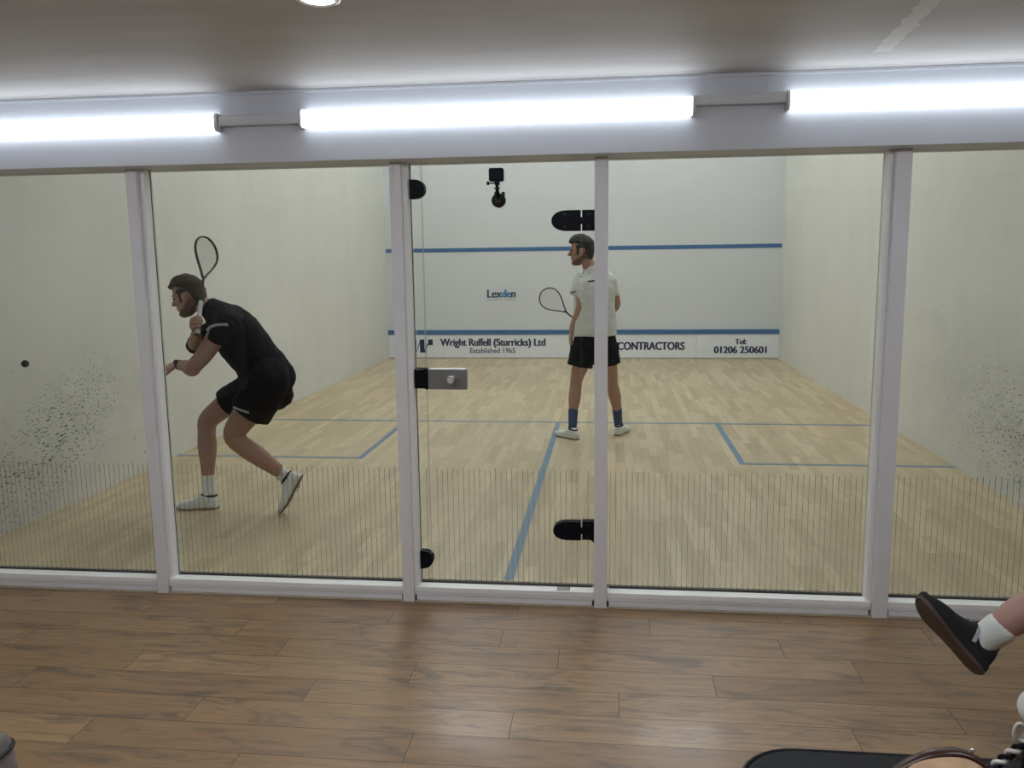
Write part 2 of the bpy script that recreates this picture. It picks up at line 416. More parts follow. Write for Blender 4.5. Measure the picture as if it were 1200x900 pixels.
# corridor shell
struct(boxo('ceiling', (-4.5, 4.5, -7.0, HY, CZ, CZ + 0.1), M['ceiling']))
struct(boxo('wall_back', (-4.5, 4.5, -7.12, -7.0, FZ - 0.1, CZ + 0.1), M['wall_back']))
struct(boxo('wall_corridor_left', (-4.62, -4.5, -7.12, 0.10, FZ - 0.1, CZ + 0.1), M['plaster_dim']))
struct(boxo('wall_corridor_right', (4.5, 4.62, -7.12, 0.10, FZ - 0.1, CZ + 0.1), M['plaster_dim']))
struct(boxo('wall_beside_court_left', (-4.5, -CW, 0.0, 0.1, FZ - 0.1, HB), M['plaster_dim']))
struct(boxo('wall_beside_court_right', (CW, 4.5, 0.0, 0.1, FZ - 0.1, HB), M['plaster_dim']))
# narrow bead where the ceiling meets the fascia
struct(boxo('trim_1', (-4.5, 4.5, HY - 0.012, HY, CZ - 0.016, CZ), M['fascia'], bevel=0.004))

struct(boxo('trim_1', (-CW, CW, 0.0128, 0.0218, -0.0128, -0.0004), M['threshold']))
# ---- court lines
def line(d, lab):
    o = boxo('court_line', d, M['floor_blue']); return struct(o)
e = 0.0016
for d in ((-CW, CW, 4.26, 4.31, 0, e), (-0.025, 0.025, 0.03, 4.26, 0, e), (-1.575 - .025, -1.575 + .025, 2.66, 4.26, 0, e), (1.575 - .025, 1.575 + .025, 2.66, 4.26, 0, e),
          (-CW, -1.55, 2.61, 2.66, 0, e), (1.55, CW, 2.61, 2.66, 0, e)):
    line(d, '')
sl = boxo('court_line', (-CW, CW, CL - 0.004, CL, 1.762, 1.826), M['blue']); struct(sl)

# ---- lettering
def text(body, x0, x1, z, m, parent, name='lettering', y=0.0, h=None, bold=0.0):
    c = bpy.data.curves.new(name, 'FONT'); c.body = body; c.size = 1.0; c.offset = min(bold, 0.012); c.extrude = 0.001
    o = bpy.data.objects.new(name, c); ROOT.objects.link(o); bpy.context.view_layer.update()
    me = bpy.data.meshes.new_from_object(o); bpy.data.objects.remove(o)
    xs = [v.co.x for v in me.vertices]; w0, w1 = min(xs), max(xs)
    cap = 0.70
    for v in me.vertices:
        q = v.co.copy()
        v.co = (x0 + (q.x - w0) / (w1 - w0) * (x1 - x0), y - 0.0005 - q.z * 0.5, z + q.y / cap * h)
    if bold > 0.012:      # heavier strokes: the same outlines laid again a few millimetres to each side
        b2 = bmesh.new(); b2.from_mesh(me); src = b2.faces[:] + b2.edges[:] + b2.verts[:]
        for dx, dy in ((0.006, 0.0003), (-0.006, 0.0006)):
            r_ = bmesh.ops.duplicate(b2, geom=src)
            for v in r_['geom']:
                if isinstance(v, bmesh.types.BMVert): v.co.x += dx; v.co.y += dy
        b2.to_mesh(me); b2.free()
    t = bpy.data.objects.new(name, me); ROOT.objects.link(t); me.materials.append(m); t.parent = parent
    return t

tin = empty('tin_board', (0, CL, 0), 'white lettered board along the foot of the front wall with a blue line on top', 'board')
TY = CL - 0.022
parts = []
for a, b in ((-CW, -0.309), (-0.309, 1.90), (1.90, CW)):
    parts.append(boxo('panel', (a + 0.002, b - 0.002, TY, CL, 0.012, 0.400), M['tin'], tin, 0.001))
parts.append(boxo('top_rail', (-CW, CW, TY - 0.012, CL, 0.400, 0.475), M['blue'], tin, 0.004))
parts.append(boxo('foot_strip', (-CW, CW, TY - 0.003, CL, 0.0, 0.012), M['joint'], tin))
parts += [text('Wright Ruffell (Sturricks) Ltd', -2.31, -0.549, 0.214, M['navy'], tin, y=TY, h=0.120, bold=0.028),
          text('Established 1965', -1.807, -1.048, 0.092, M['navy'], tin, y=TY, h=0.085, bold=0.012),
          text('& CONTRACTORS', 0.50, 1.712, 0.147, M['navy'], tin, y=TY, h=0.125, bold=0.028),
          text('Tel:', 2.515, 2.69, 0.236, M['navy'], tin, y=TY, h=0.085, bold=0.028),
          text('01206 250601', 2.185, 3.007, 0.092, M['navy'], tin, y=TY, h=0.108, bold=0.028)]
# the W-shaped emblem
def flat(name, polys, m, parent, y):
    bm = bmesh.new()
    for q in polys: prism(bm, q, y - 0.0015, y)
    return finish(bm, name, m, parent)
parts.append(flat('emblem', [[(-2.80, .32), (-2.717, .32), (-2.717, .20), (-2.745, .098), (-2.80, .098)]], M['greyletter'], tin, TY))
parts.append(flat('emblem', [[(-2.735, .098), (-2.722, .098), (-2.66, .25), (-2.66, .098), (-2.583, .098), (-2.575, .102), (-2.535, .20), (-2.52, .225), (-2.44, .225), (-2.44, .32), (-2.52, .32), (-2.52, .262), (-2.545, .225), (-2.583, .13), (-2.583, .32), (-2.66, .32), (-2.666, .27)]], M['navy'], tin, TY))
local(tin, parts)
lg = empty('wall_logo', (-1.27, CL, 1.0), 'small dark teal Lexden lettering painted on the front wall', 'logo')
pp = [text('Lex', -1.505, -1.262, 1.012, M['teal'], lg, y=CL, h=0.130, bold=0.020), text('de', -1.258, -1.118, 1.012, M['tealblue'], lg, y=CL, h=0.130, bold=0.020),
      text('n', -1.107, -1.037, 1.012, M['teal'], lg, y=CL, h=0.130, bold=0.020), text('RACKETS + FITNESS', -1.502, -1.040, 0.963, M['greyletter'], lg, y=CL, h=0.024)]
local(lg, pp)

# ---- front frame: mullions, sill
MX = [(-1.845, 0.058), (-0.506, 0.058), (0.476, 0.063), (1.818, 0.072)]
nt_ = 2
for i, (x, wd) in enumerate(MX):
    bm = bmesh.new(); box(bm, x - wd / 2, x + wd / 2, -0.085, 0.05, FZ, HB)
    struct(finish(bm, 'trim_%d' % nt_, M['frame'], bevel=0.004)); nt_ += 1
edges = [-CW] + [q for x, wd in MX for q in (x - wd / 2, x + wd / 2)] + [CW]
bays = [(edges[i], edges[i + 1]) for i in range(0, len(edges), 2)]
for i, (a, b) in enumerate(bays):
    s = struct(boxo('trim_%d' % nt_, (a + 0.001, b - 0.001, -0.068, 0.020, -0.040, -0.013), M['cap'], bevel=0.003))
    boxo('sill_face', (a + 0.001, b - 0.001, -0.067, 0.018, -0.056, -0.0405), M['frame'], s, 0.002)
    lo = boxo('lower_rail', (a + 0.010, b - 0.010, -0.064, 0.018, FZ + 0.004, -0.058), M['frame'], s, 0.002)
    gp = boxo('shadow_gap', (a + 0.001, b - 0.001, -0.050, 0.016, FZ, -0.0562), M['gap'], s)
    th = boxo('threshold_strip', (a, b, -0.082, -0.066, FZ, FZ + 0.006), M['threshold'], s)
    # glazing bead on the left side of each bay and on the right ones
    gk = boxo('gasket', (a + 0.012, b - 0.012, -0.004, 0.016, -0.013, -0.008), M['gap'], s)
    bd = boxo('side_bead', (a, a + 0.024, -0.055, 0.018, -0.013, HB), M['cap'], s, 0.002) if i in (1, 2) else (
        boxo('side_bead', (b - 0.024, b, -0.055, 0.018, -0.013, HB), M['cap'], s, 0.002) if i == 3 else None)
    if i in (1, 2): boxo('gasket', (a + 0.0242, a + 0.0268, -0.001, 0.013, -0.013, HB), M['gap'], s)
    nt_ += 1

def pane_mesh(a, b, z0=-0.011, z1=HB, t=0.012):
    bm = bmesh.new(); fs = box(bm, a, b, 0, t, z0, z1)
    for f in fs:
        f.normal_update()
        f.material_index = 0 if abs(f.normal.y) > 0.5 else 1
    return bm
def pane(name, a, b, parent=None):
    bm = pane_mesh(a, b); me = bpy.data.meshes.new(name); bm.to_mesh(me); bm.free()
    me.materials.append(M['glass']); me.materials.append(M['glass_edge'])
    o = bpy.data.objects.new(name, me); ROOT.objects.link(o)
    if parent: o.parent = parent
    return o
SP = 0.0275
def vlines(a, b, parent):
    bm = bmesh.new(); k = math.ceil((a + 0.01) / SP)
    while k * SP < b - 0.01:
        x = k * SP; top = 0.597 + 0.006 * math.sin(k * 2.3)
        box(bm, x - 0.0017, x + 0.0017, -0.0008, -0.0003, -0.005, top); k += 1
    return finish(bm, 'line_pattern', M['vlines'], parent)

wn_ = 1
def window(a, b):
    global wn_
    o = pane('window_%d' % wn_, a, b); struct(o); wn_ += 1; vlines(a, b, o); return o
for i in (0, 1, 3, 4): window(bays[i][0] + (0.0275 if i == 1 else 0.001), bays[i][1] - (0.001 if i != 3 else 0.025))
XL, XR = -0.398, 0.380
da, db = bays[2]
sideL = window(da + 0.0275, XL - 0.002); sideR = window(XR + 0.002, db - 0.002)

def dshape(x0, x1, zc, h, flip=False, p=2.2):
    """straight end at x0, rounded end at x1"""
    out = [(x0, zc - h / 2)]; L = x1 - x0
    for i in range(17):
        a = -PI / 2 + PI * i / 16
        cs, sn = math.cos(a), math.sin(a)
        out.append((x0 + L * 0.45 + L * 0.55 * abs(cs) ** (2 / p), zc + h / 2 * math.copysign(abs(sn) ** (2 / p), sn)))
    out.append((x0, zc + h / 2)); return out
def plate(name, outline, parent, y0=-0.020, y1=-0.0005, bevel=0.003, m='black'):
    bm = bmesh.new(); prism(bm, outline, y0, y1); return finish(bm, name, M[m], parent, bevel=bevel)
def screws(parent, pts, y=-0.021):
    for x, z in pts:
        bm = bmesh.new(); cyl(bm, (x, y - 0.002, z), (x, y + 0.002, z), 0.005, 12); finish(bm, 'screw', M['screw'], parent)
# clamps holding the narrow left side light
c1 = plate('clamp', dshape(-0.4765, -0.378, 1.992, 0.092), sideL); plate('clamp_backplate', dshape(-0.4765, -0.378, 1.992, 0.092), c1, 0.0125, 0.024)
low = [(x, z - (0.016 * (1 - (x + 0.487) / 0.1) if z < 0.115 else 0)) for x, z in dshape(-0.474, -0.386, 0.118, 0.088)]
c2 = plate('clamp', low, sideL); plate('clamp_backplate', low, c2, 0.0125, 0.024)
screws(c1, [(-0.45, 1.992)]); screws(c2, [(-0.45, 0.118)])
sk = plate('strike_box', [(-0.4765, 1.008), (-0.462, 1.014), (-0.402, 1.014), (-0.398, 1.008), (-0.388, 1.008), (-0.384, 1.014), (-0.384, 1.110), (-0.388, 1.116), (-0.402, 1.116), (-0.406, 1.111), (-0.4765, 1.111)], sideL, -0.030, -0.0005)
screws(sk, [(-0.463, 1.067), (-0.435, 1.104)], -0.031)
plate('strike_backplate', [(-0.47, 1.01), (-0.39, 1.01), (-0.39, 1.114), (-0.47, 1.114)], sideL, 0.0125, 0.03)
# the glass door
door = pane('door_1', XL + 0.002, XR - 0.002); struct(door); vlines(XL + 0.004, XR - 0.004, door)
def hinge(zc, sag):
    o1 = dshape(0, 0.140, 0, 0.098)
    oL = [(0.3765 - x, zc + z - (0.004 if sag else 0)) for x, z in o1][::-1]
    h = plate('hinge', oL, door)
    plate('hinge_backplate', oL, h, 0.0125, 0.024)
    kn = boxo('knuckle', (0.3765, 0.386, -0.024, -0.004, zc - 0.018, zc + 0.016), M['black'], h, 0.003)
    screws(h, [(0.30, zc + 0.03), (0.30, zc - 0.03)])
    zz = zc
    oR = [(0.3835, zz - 0.049), (0.425, zz - 0.049), (0.4445, zz - 0.049 - (0.014 if sag else 0)), (0.4445, zz + 0.049), (0.3835, zz + 0.049)]
    h2 = plate('hinge_plate', oR, sideR); screws(h2, [(0.414, zc + 0.028), (0.414, zc - 0.028)])
    plate('hinge_backplate', oR, sideR, 0.0125, 0.024)
hinge(1.829, False); hinge(0.292, True)
lock = boxo('lock', (-0.382, -0.187, -0.034, -0.0005, 1.010, 1.114), M['steel'], door, 0.003)
bm = bmesh.new(); cyl(bm, (-0.2640, -0.034, 1.0610), (-0.2640, -0.070, 1.0610), 0.0235, 28, 0.0215)
kn = finish(bm, 'knob', M['steel'], lock, smooth=False, bevel=0.003)
bm = bmesh.new(); cyl(bm, (-0.2640, -0.070, 1.0610), (-0.2640, -0.0715, 1.0610), 0.014, 24); finish(bm, 'knob_cap', M['trunk'], lock)
boxo('lock_backplate', (-0.37, -0.20, 0.0125, 0.03, 1.012, 1.112), M['steel'], door, 0.003)
st = boxo('sticker', (0.262, 0.318, -0.052, -0.012, -0.0128, -0.0120), M['sticker']); tag(st, 'small black-and-white printed sticker on the white sill under the door', 'sticker')
boxo('border', (0.258, 0.322, -0.056, -0.008, -0.0130, -0.0125), M['black'], st)

# ------------------------------------------------------------------ battens on the fascia
def batten(x0, x1, z, lab):
    r = empty('fluorescent_batten', ((x0 + x1) / 2, HY, z), lab, 'light', 'fluorescent battens on the fascia')
    ps = [boxo('housing', (x0, x1, HY - 0.018, HY, z - 0.030, z + 0.030), M['trunk'], r, 0.003)]
    bm = bmesh.new()
    outl = [(HY - 0.0185, z - 0.038), (HY - 0.050, z - 0.038), (HY - 0.060, z - 0.026), (HY - 0.060, z + 0.026), (HY - 0.050, z + 0.038), (HY - 0.0185, z + 0.038)]
    skin_rings(bm, [[V((x, y, zz)) for y, zz in outl] for x in (x0 + 0.012, x1 - 0.012)])
    for f in bm.faces:
        f.normal_update()
        if abs(f.normal.z) > 0.95: f.material_index = 1
    d_ = finish(bm, 'diffuser', M['tube'], r); d_.data.materials.append(M['tube_edge']); ps.append(d_)
    for a, b in ((x0, x0 + 0.012), (x1 - 0.012, x1)):
        bm = bmesh.new(); o2 = [(HY - 0.0, z - 0.040), (HY - 0.052, z - 0.040), (HY - 0.062, z - 0.027), (HY - 0.062, z + 0.027), (HY - 0.052, z + 0.040), (HY - 0.0, z + 0.040)]
        skin_rings(bm, [[V((x, y, zz)) for y, zz in o2] for x in (a, b)])
        ps.append(finish(bm, 'end_cap', M['trunk'], r))
    local(r, ps)
batten(-3.10, -1.300, 2.297, 'lit fluorescent batten on the fascia, cut off by the left edge')
batten(-0.905, 0.883, 2.301, 'lit fluorescent batten on the fascia, the middle one above the glass door')
batten(1.270, 3.060, 2.311, 'lit fluorescent batten on the fascia, cut off by the right edge')
for a, b, z, lab in ((-1.300, -0.905, 2.305, 'grey cable trunking joining the left and middle light battens'), (0.883, 1.270, 2.327, 'grey cable trunking joining the middle and right light battens')):
    bm = bmesh.new(); box(bm, a + 0.001, b - 0.001, HY - 0.045, HY, z - 0.024, z + 0.022)
    t = finish(bm, 'cable_trunking', M['trunk'], bevel=0.003); tag(t, lab, 'trunking', 'cable trunking on the fascia')
    boxo('lid', (a + 0.004, b - 0.004, HY - 0.048, HY - 0.0455, z - 0.018, z + 0.017), M['trunk'], t, 0.001)
bm = bmesh.new(); limb(bm, [(1.195, HY - 0.002, CZ - 0.018, .0018), (1.20, HY - 0.003, 2.41, .0018), (1.192, HY - 0.003, 2.38, .0018), (1.19, HY - 0.003, 2.351, .0018)], n=6, ref=(1, 0, 0))
tag(finish(bm, 'cable', M['frame']), 'thin white cable dropping from the ceiling to the right-hand trunking', 'cable')

# ------------------------------------------------------------------ downlights in the corridor ceiling
def downlight(x, y, lab, vis=False):
    r = empty('downlight', (x, y, CZ), lab, 'light', 'round ceiling downlights')
    bm = bmesh.new(); R = 0.060
    prof = [(R * .80, 0.0), (R * .84, -0.006), (R * 0.95, -0.0075), (R * 1.08, -0.003), (R * 1.10, 0.0)]
    rings = [[V((x + q * math.cos(2 * PI * i / 32), y + q * math.sin(2 * PI * i / 32), CZ + z)) for q, z in prof] for i in range(32)]
    vs = [[bm.verts.new(p) for p in rr] for rr in rings]
    for i in range(32):
        j = (i + 1) % 32
        for k in range(len(prof) - 1): bm.faces.new((vs[i][k], vs[i][k + 1], vs[j][k + 1], vs[j][k]))
    a = finish(bm, 'trim_ring', M['chrome'], r, smooth=True)
    bm = bmesh.new(); cyl(bm, (x, y, CZ - 0.001), (x, y, CZ - 0.003), R * .79, 28); b = finish(bm, 'lamp', M['bulb'], r)
    bm = bmesh.new(); cyl(bm, (x, y, CZ - 0.003), (x, y, CZ - 0.0045), R * .82, 28, R * .80)
    for f in list(bm.faces):
        if len(f.verts) > 4: bm.faces.remove(f)
    c = finish(bm, 'inner_ring', M['gap'], r)
    local(r, [a, b, c])
    ld = bpy.data.lights.new('downlight_beam', 'SPOT'); ld.energy = DOWN_LIGHT; ld.spot_size = 2.2; ld.spot_blend = 0.8; ld.color = (1.0, 0.93, 0.84); ld.shadow_soft_size = 0.04
    lo = bpy.data.objects.new('downlight_beam', ld); ROOT.objects.link(lo); lo.location = (x, y, CZ - 0.012); lo.parent = r; local(r, [lo])
downlight(-0.365, -1.500, 'round recessed downlight with bright ring at the top edge of the photo')
for x, y, q in ((2.26, -4.52, 'behind and right of the viewpoint'), (-1.757, -4.393, 'behind and left of the viewpoint'), (-1.05, -2.84, 'left of the middle added batten'), (0.15, -3.12, 'nearest the viewpoint'), (-1.10, -4.87, 'farthest back')):
    downlight(x, y, 'round recessed downlight in the corridor ceiling, ' + q)

for x, q in ((-2.6, 'left'), (0.0, 'middle'), (2.6, 'right')):  # unseen battens added to brighten the corridor and the glass frame
    r = empty('fill_batten', (x, -2.45, CZ), 'added out-of-view fill batten on the corridor ceiling, the %s one of its row' % q, 'light', 'added corridor fill battens')
    a = boxo('housing', (x - 0.90, x + 0.90, -2.51, -2.39, CZ - 0.03, CZ), M['trunk'], r, 0.003)
    b = boxo('diffuser', (x - 0.89, x + 0.89, -2.50, -2.40, CZ - 0.075, CZ - 0.031), M['fill_tube'], r, 0.006)
    local(r, [a, b])

# ------------------------------------------------------------------ court ceiling lights
k = 0
for y in (3.2, 5.8, 8.3):
    for x in (-1.6, 1.6):
        r = empty('court_light', (x, y, CH), 'long bright fixture on the court ceiling, %s row, %s side' % ({3.2: 'rear', 5.8: 'middle', 8.3: 'front'}[y], 'left' if x < 0 else 'right'), 'light', 'court ceiling lights')
        a = boxo('housing', (x - 0.62, x + 0.62, y - 0.18, y + 0.18, CH - 0.06, CH), M['tin'], r)
        b = boxo('diffuser', (x - 0.60, x + 0.60, y - 0.16, y + 0.16, CH - 0.085, CH - 0.0605), M['court_tube'], r)
        local(r, [a, b])

# ------------------------------------------------------------------ action camera on suction mount, on the door glass
ac = empty('action_camera', (-0.02, 0, 1.935), 'small black action camera on a suction mount stuck to the glass door', 'camera')
def rr(x0, x1, z0, z1, r):
    out = []
    for cx, cz, a0 in ((x1 - r, z0 + r, -90), (x1 - r, z1 - r, 0), (x0 + r, z1 - r, 90), (x0 + r, z0 + r, 180)):
        for i in range(5):
            a = math.radians(a0 + 22.5 * i); out.append((cx + r * math.cos(a), cz + r * math.sin(a)))
    return out
ps = []
bm = bmesh.new(); prism(bm, rr(-0.056, 0.014, 2.016, 2.078, 0.009), -0.066, -0.032); ps.append(finish(bm, 'camera_body', M['black'], ac, bevel=0.003))
bm = bmesh.new(); cyl(bm, (-0.006, -0.032, 2.058), (-0.006, -0.026, 2.058), 0.011, 20); ps.append(finish(bm, 'lens', M['graphite'], ac))
bm = bmesh.new(); box(bm, -0.030, -0.006, -0.058, -0.040, 2.000, 2.018); box(bm, -0.060, -0.006, -0.052, -0.046, 2.006, 2.012); cyl(bm, (-0.068, -0.049, 2.009), (-0.056, -0.049, 2.009), 0.009, 12)
ps.append(finish(bm, 'mount_clamp', M['black'], ac, bevel=0.001))
bm = bmesh.new(); limb(bm, [(-0.019, -0.049, 2.005, .008), (-0.019, -0.047, 1.985, .008), (-0.019, -0.038, 1.965, .010), (-0.018, -0.028, 1.945, .012)], ref=(1, 0, 0))
box(bm, -0.033, -0.005, -0.052, -0.042, 1.982, 1.988); ps.append(finish(bm, 'arm', M['black'], ac))
bm = bmesh.new(); cyl(bm, (-0.0175, -0.0005, 1.930), (-0.0175, -0.016, 1.930), 0.0345, 32); cyl(bm, (-0.0175, -0.016, 1.930), (-0.0175, -0.032, 1.930), 0.030, 32, 0.016)
box(bm, -0.002, 0.013, -0.022, -0.004, 1.950, 1.970); box(bm, -0.037, -0.024, -0.022, -0.004, 1.950, 1.970)
ps.append(finish(bm, 'suction_cup', M['rubber'], ac, bevel=0.0015)); local(ac, ps)

# ------------------------------------------------------------------ ball
bm = bmesh.new(); bmesh.ops.create_uvsphere(bm, u_segments=20, v_segments=14, radius=0.020)
ball = finish(bm, 'squash_ball', M['rubber'], smooth=True); ball.location = (-2.66, 0.12, 1.117)
tag(ball, 'small black squash ball in the air before the scuffed left wall', 'ball')

# ------------------------------------------------------------------ people
def head(bm, H, s=1.0):
    prof = [(-.122, .050, .016, .014), (-.112, .040, .036, .032), (-.092, .026, .055, .047), (-.065, .010, .072, .060), (-.035, .000, .083, .069),
            (0.0, -.006, .090, .074), (.03, -.008, .096, .076), (.065, -.012, .092, .072), (.095, -.014, .070, .056), (.115, -.014, .036, .028)]
    P = catmull(prof, 3)
    skin_rings(bm, [[H @ (q * s) for q in ring((cx, 0, z), (1, 0, 0), (0, 1, 0), rx, ry, 24, 2.15)] for z, cx, rx, ry in P])
    def E(c, r): ell(bm, V(c) * s, [q * s for q in r], H, 12)
    E((.080, 0, .022), (.016, .045, .012))              # brow
    rings = [[H @ (q * s) for q in ring((x, 0, z), (1, 0, 0), (0, 1, 0), a, b, 10)] for z, x, a, b in
             ((.016, .082, .011, .010), (-.004, .091, .015, .011), (-.022, .102, .019, .014), (-.034, .108, .018, .018), (-.042, .094, .014, .014))]
    skin_rings(bm, rings)                               # nose
    E((.080, 0, -.060), (.014, .024, .006)); E((.080, 0, -.071), (.013, .021, .006)); E((.070, 0, -.100), (.018, .022, .018))
    for sy in (-1, 1):
        E((.052, sy * .048, -.022), (.028, .018, .020))
        E((-.010, sy * .082, -.008), (.019, .017, .033)); E((-.003, sy * .079, -.034), (.011, .013, .013))

def eyes(H, parent, s=1.0):
    for sy in (-1, 1):
        bm = bmesh.new(); ell(bm, V((.079, sy * .032, .002)) * s, (.010 * s, .013 * s, .0085 * s), H, 12); finish(bm, 'eye', M['eye'], parent, smooth=True)
    bm = bmesh.new(); ell(bm, V((.086, 0, -.060)) * s, (.0105 * s, .022 * s, .0045 * s), H, 12); ell(bm, V((.086, 0, -.071)) * s, (.0100 * s, .019 * s, .0055 * s), H, 12)
    finish(bm, 'lips', M['lip'], parent, smooth=True)

def hand(bm, W, D, N, T, curls, thumb, s=1.0, spread=0.10):
    """W wrist, D towards the fingers, N out of the palm (palm faces N), T towards the thumb side; curls: bend per joint of the four fingers"""
    W, D = V(W), V(D).normalized(); N = V(N); N = (N - D * N.dot(D)).normalized(); T = D.cross(N) if D.cross(N).dot(V(T)) > 0 else -D.cross(N)
    rings = []
    for d, w, t in ((-.010, .024, .019), (.015, .028, .018), (.045, .038, .016), (.075, .041, .014), (.088, .039, .011)):
        rings.append(ring(W + D * d * s, T, N, w * s, t * s, 14, 2.5))
    skin_rings(bm, rings)
    lens = ((.044, .026, .021), (.048, .030, .023), (.045, .028, .022), (.036, .021, .019))
    for k in range(4):
        off = (.029 - .0195 * k) * s
        p = W + D * (.080 - (0.004 if k in (0,) else (.008 if k == 3 else 0))) * s + T * off
        ang = 0; pts = [(*(p - D * .02 * s), .0100 * s), (*p, .0098 * s)]
        sp = spread * (1.2 - k * 0.8)
        dd = (D + T * sp).normalized()
        for j in range(3):
            ang += curls[k] * (0.9 if j == 0 else 1.05)
            q = dd * math.cos(ang) + N * math.sin(ang)
            p = p + q * lens[k][j] * s; pts.append((*p, (.0092, .0085, .0072)[j] * s))
        limb(bm, pts, k=2, n=10, ref=T)
    a = W + D * .022 * s + T * .022 * s
    d1 = (D * .75 + T * .75 + N * .25).normalized()
    b = a + d1 * .040 * s
    d2 = (D * (1 - .3 * thumb) + T * (.45 - .9 * thumb) + N * (.3 + .7 * thumb)).normalized(); c = b + d2 * .034 * s
    d3 = (D * (1 - .4 * thumb) + T * (.2 - 1.1 * thumb) + N * (.3 + .5 * thumb)).normalized(); e = c + d3 * .027 * s
    limb(bm, [(*a, .015 * s), (*b, .0125 * s), (*c, .0105 * s), (*e, .0085 * s)], k=2, n=10, ref=N)

def shoe(F, parent, m='shoewhite', msole='gum', mid='solewhite', lace='lace', L=1.0, tongue=True):
    """F: heel-bottom frame, x towards the toe, z up"""
    S = [(-.008, .016, .030, .034), (0.0, .026, .040, .042), (.02, .034, .050, .050), (.06, .037, .052, .052), (.095, .036, .048, .048), (.13, .038, .038, .040),
         (.17, .045, .030, .034), (.21, .047, .027, .031), (.245, .041, .023, .026), (.268, .026, .016, .017), (.276, .010, .010, .010)]
    S = catmull([(x * L, wd, zc, h) for x, wd, zc, h in S], 3)
    bm = bmesh.new()
    skin_rings(bm, [[F @ V((x, q.x, max(q.y, .012))) for q in [V((a.x, a.y, 0)) for a in ring((0, zc, 0), (1, 0, 0), (0, 1, 0), wd, h, 20, 2.4)]] for x, wd, zc, h in S])
    up = finish(bm, 'shoe', M[m], parent, smooth=True)
    so = [(-.012, .020), (0, .030), (.03, .038), (.09, .035), (.14, .040), (.19, .049), (.23, .047), (.262, .034), (.282, .012)]
    so = catmull([(x * L, y) for x, y in so], 3)
    out = [V((x, y, 0)) for x, y in so] + [V((x, -y, 0)) for x, y in reversed(so)]
    def lift(p, z):  # slight toe spring
        t = max(0, (p.x - .18 * L) / .1); return F @ V((p.x, p.y, z + .014 * t * t))
    bm = bmesh.new(); skin_rings(bm, [[lift(p, .008) for p in out], [lift(p * 1.0, .026) for p in out]]); finish(bm, 'midsole', M[mid], up, bevel=.003)
    bm = bmesh.new(); skin_rings(bm, [[lift(V((p.x * .99, p.y * .93, 0)), .0) for p in out], [lift(V((p.x, p.y * .98, 0)), .009) for p in out]]); finish(bm, 'sole', M[msole], up)
    bm = bmesh.new()
    for i in range(5):
        x = (.105 + i * .019) * L; top = .092 - (i * .0105); 
        limb(bm, [(*(F @ V((x, -.024, top - .013))), .0028), (*(F @ V((x + .003, 0, top - .001))), .0032), (*(F @ V((x, .024, top - .013))), .0028)], k=3, n=6, ref=F.to_3x3() @ V((0, 0, 1)))
    finish(bm, 'laces', M[lace], up, smooth=True)
    bm = bmesh.new()   # padded collar
    rs = []
    for i in range(20):
        a = 2 * PI * i / 20
        rs.append((*(F @ V((.050 * L + .046 * math.cos(a), .032 * math.sin(a), .092 + .006 * math.cos(a)))), .0075))
    rs.append(rs[0]); limb(bm, rs, k=1, n=8, ref=F.to_3x3() @ V((0, 0, 1)), caps=False); finish(bm, 'collar', M['blackcloth' if m != 'suede' else 'suede'], up, smooth=True)
    return up

def sock(a, b, foot, m, parent, r0=.047, r1=.040):
    bm = bmesh.new(); a, b, foot = V(a), V(b), V(foot)
    limb(bm, [(*a, r0), (*(a.lerp(b, .5)), (r0 + r1) / 2), (*b, r1), (*foot, .036)], k=4, n=18, ref=(0, 1, 0))
    ccc = finish(bm, 'sock', M[m], parent, smooth=True)
    return ccc

def strip(pts, wdt, m, parent, name, up, t=0.002):
    """narrow strip laid along pts, width along up"""
    P = [V(q) for q in pts]; up = V(up).normalized(); bm = bmesh.new(); a = []; b = []
    rings = []
    for i, p in enumerate(P):
        tg = (P[min(i + 1, len(P) - 1)] - P[max(i - 1, 0)]).normalized(); w_ = (up - tg * up.dot(tg)).normalized(); nn = tg.cross(w_) * t
        rings.append([p - w_ * wdt / 2 - nn, p + w_ * wdt / 2 - nn, p + w_ * wdt / 2 + nn, p - w_ * wdt / 2 + nn])
    skin_rings(bm, rings); return finish(bm, name, M[m], parent)

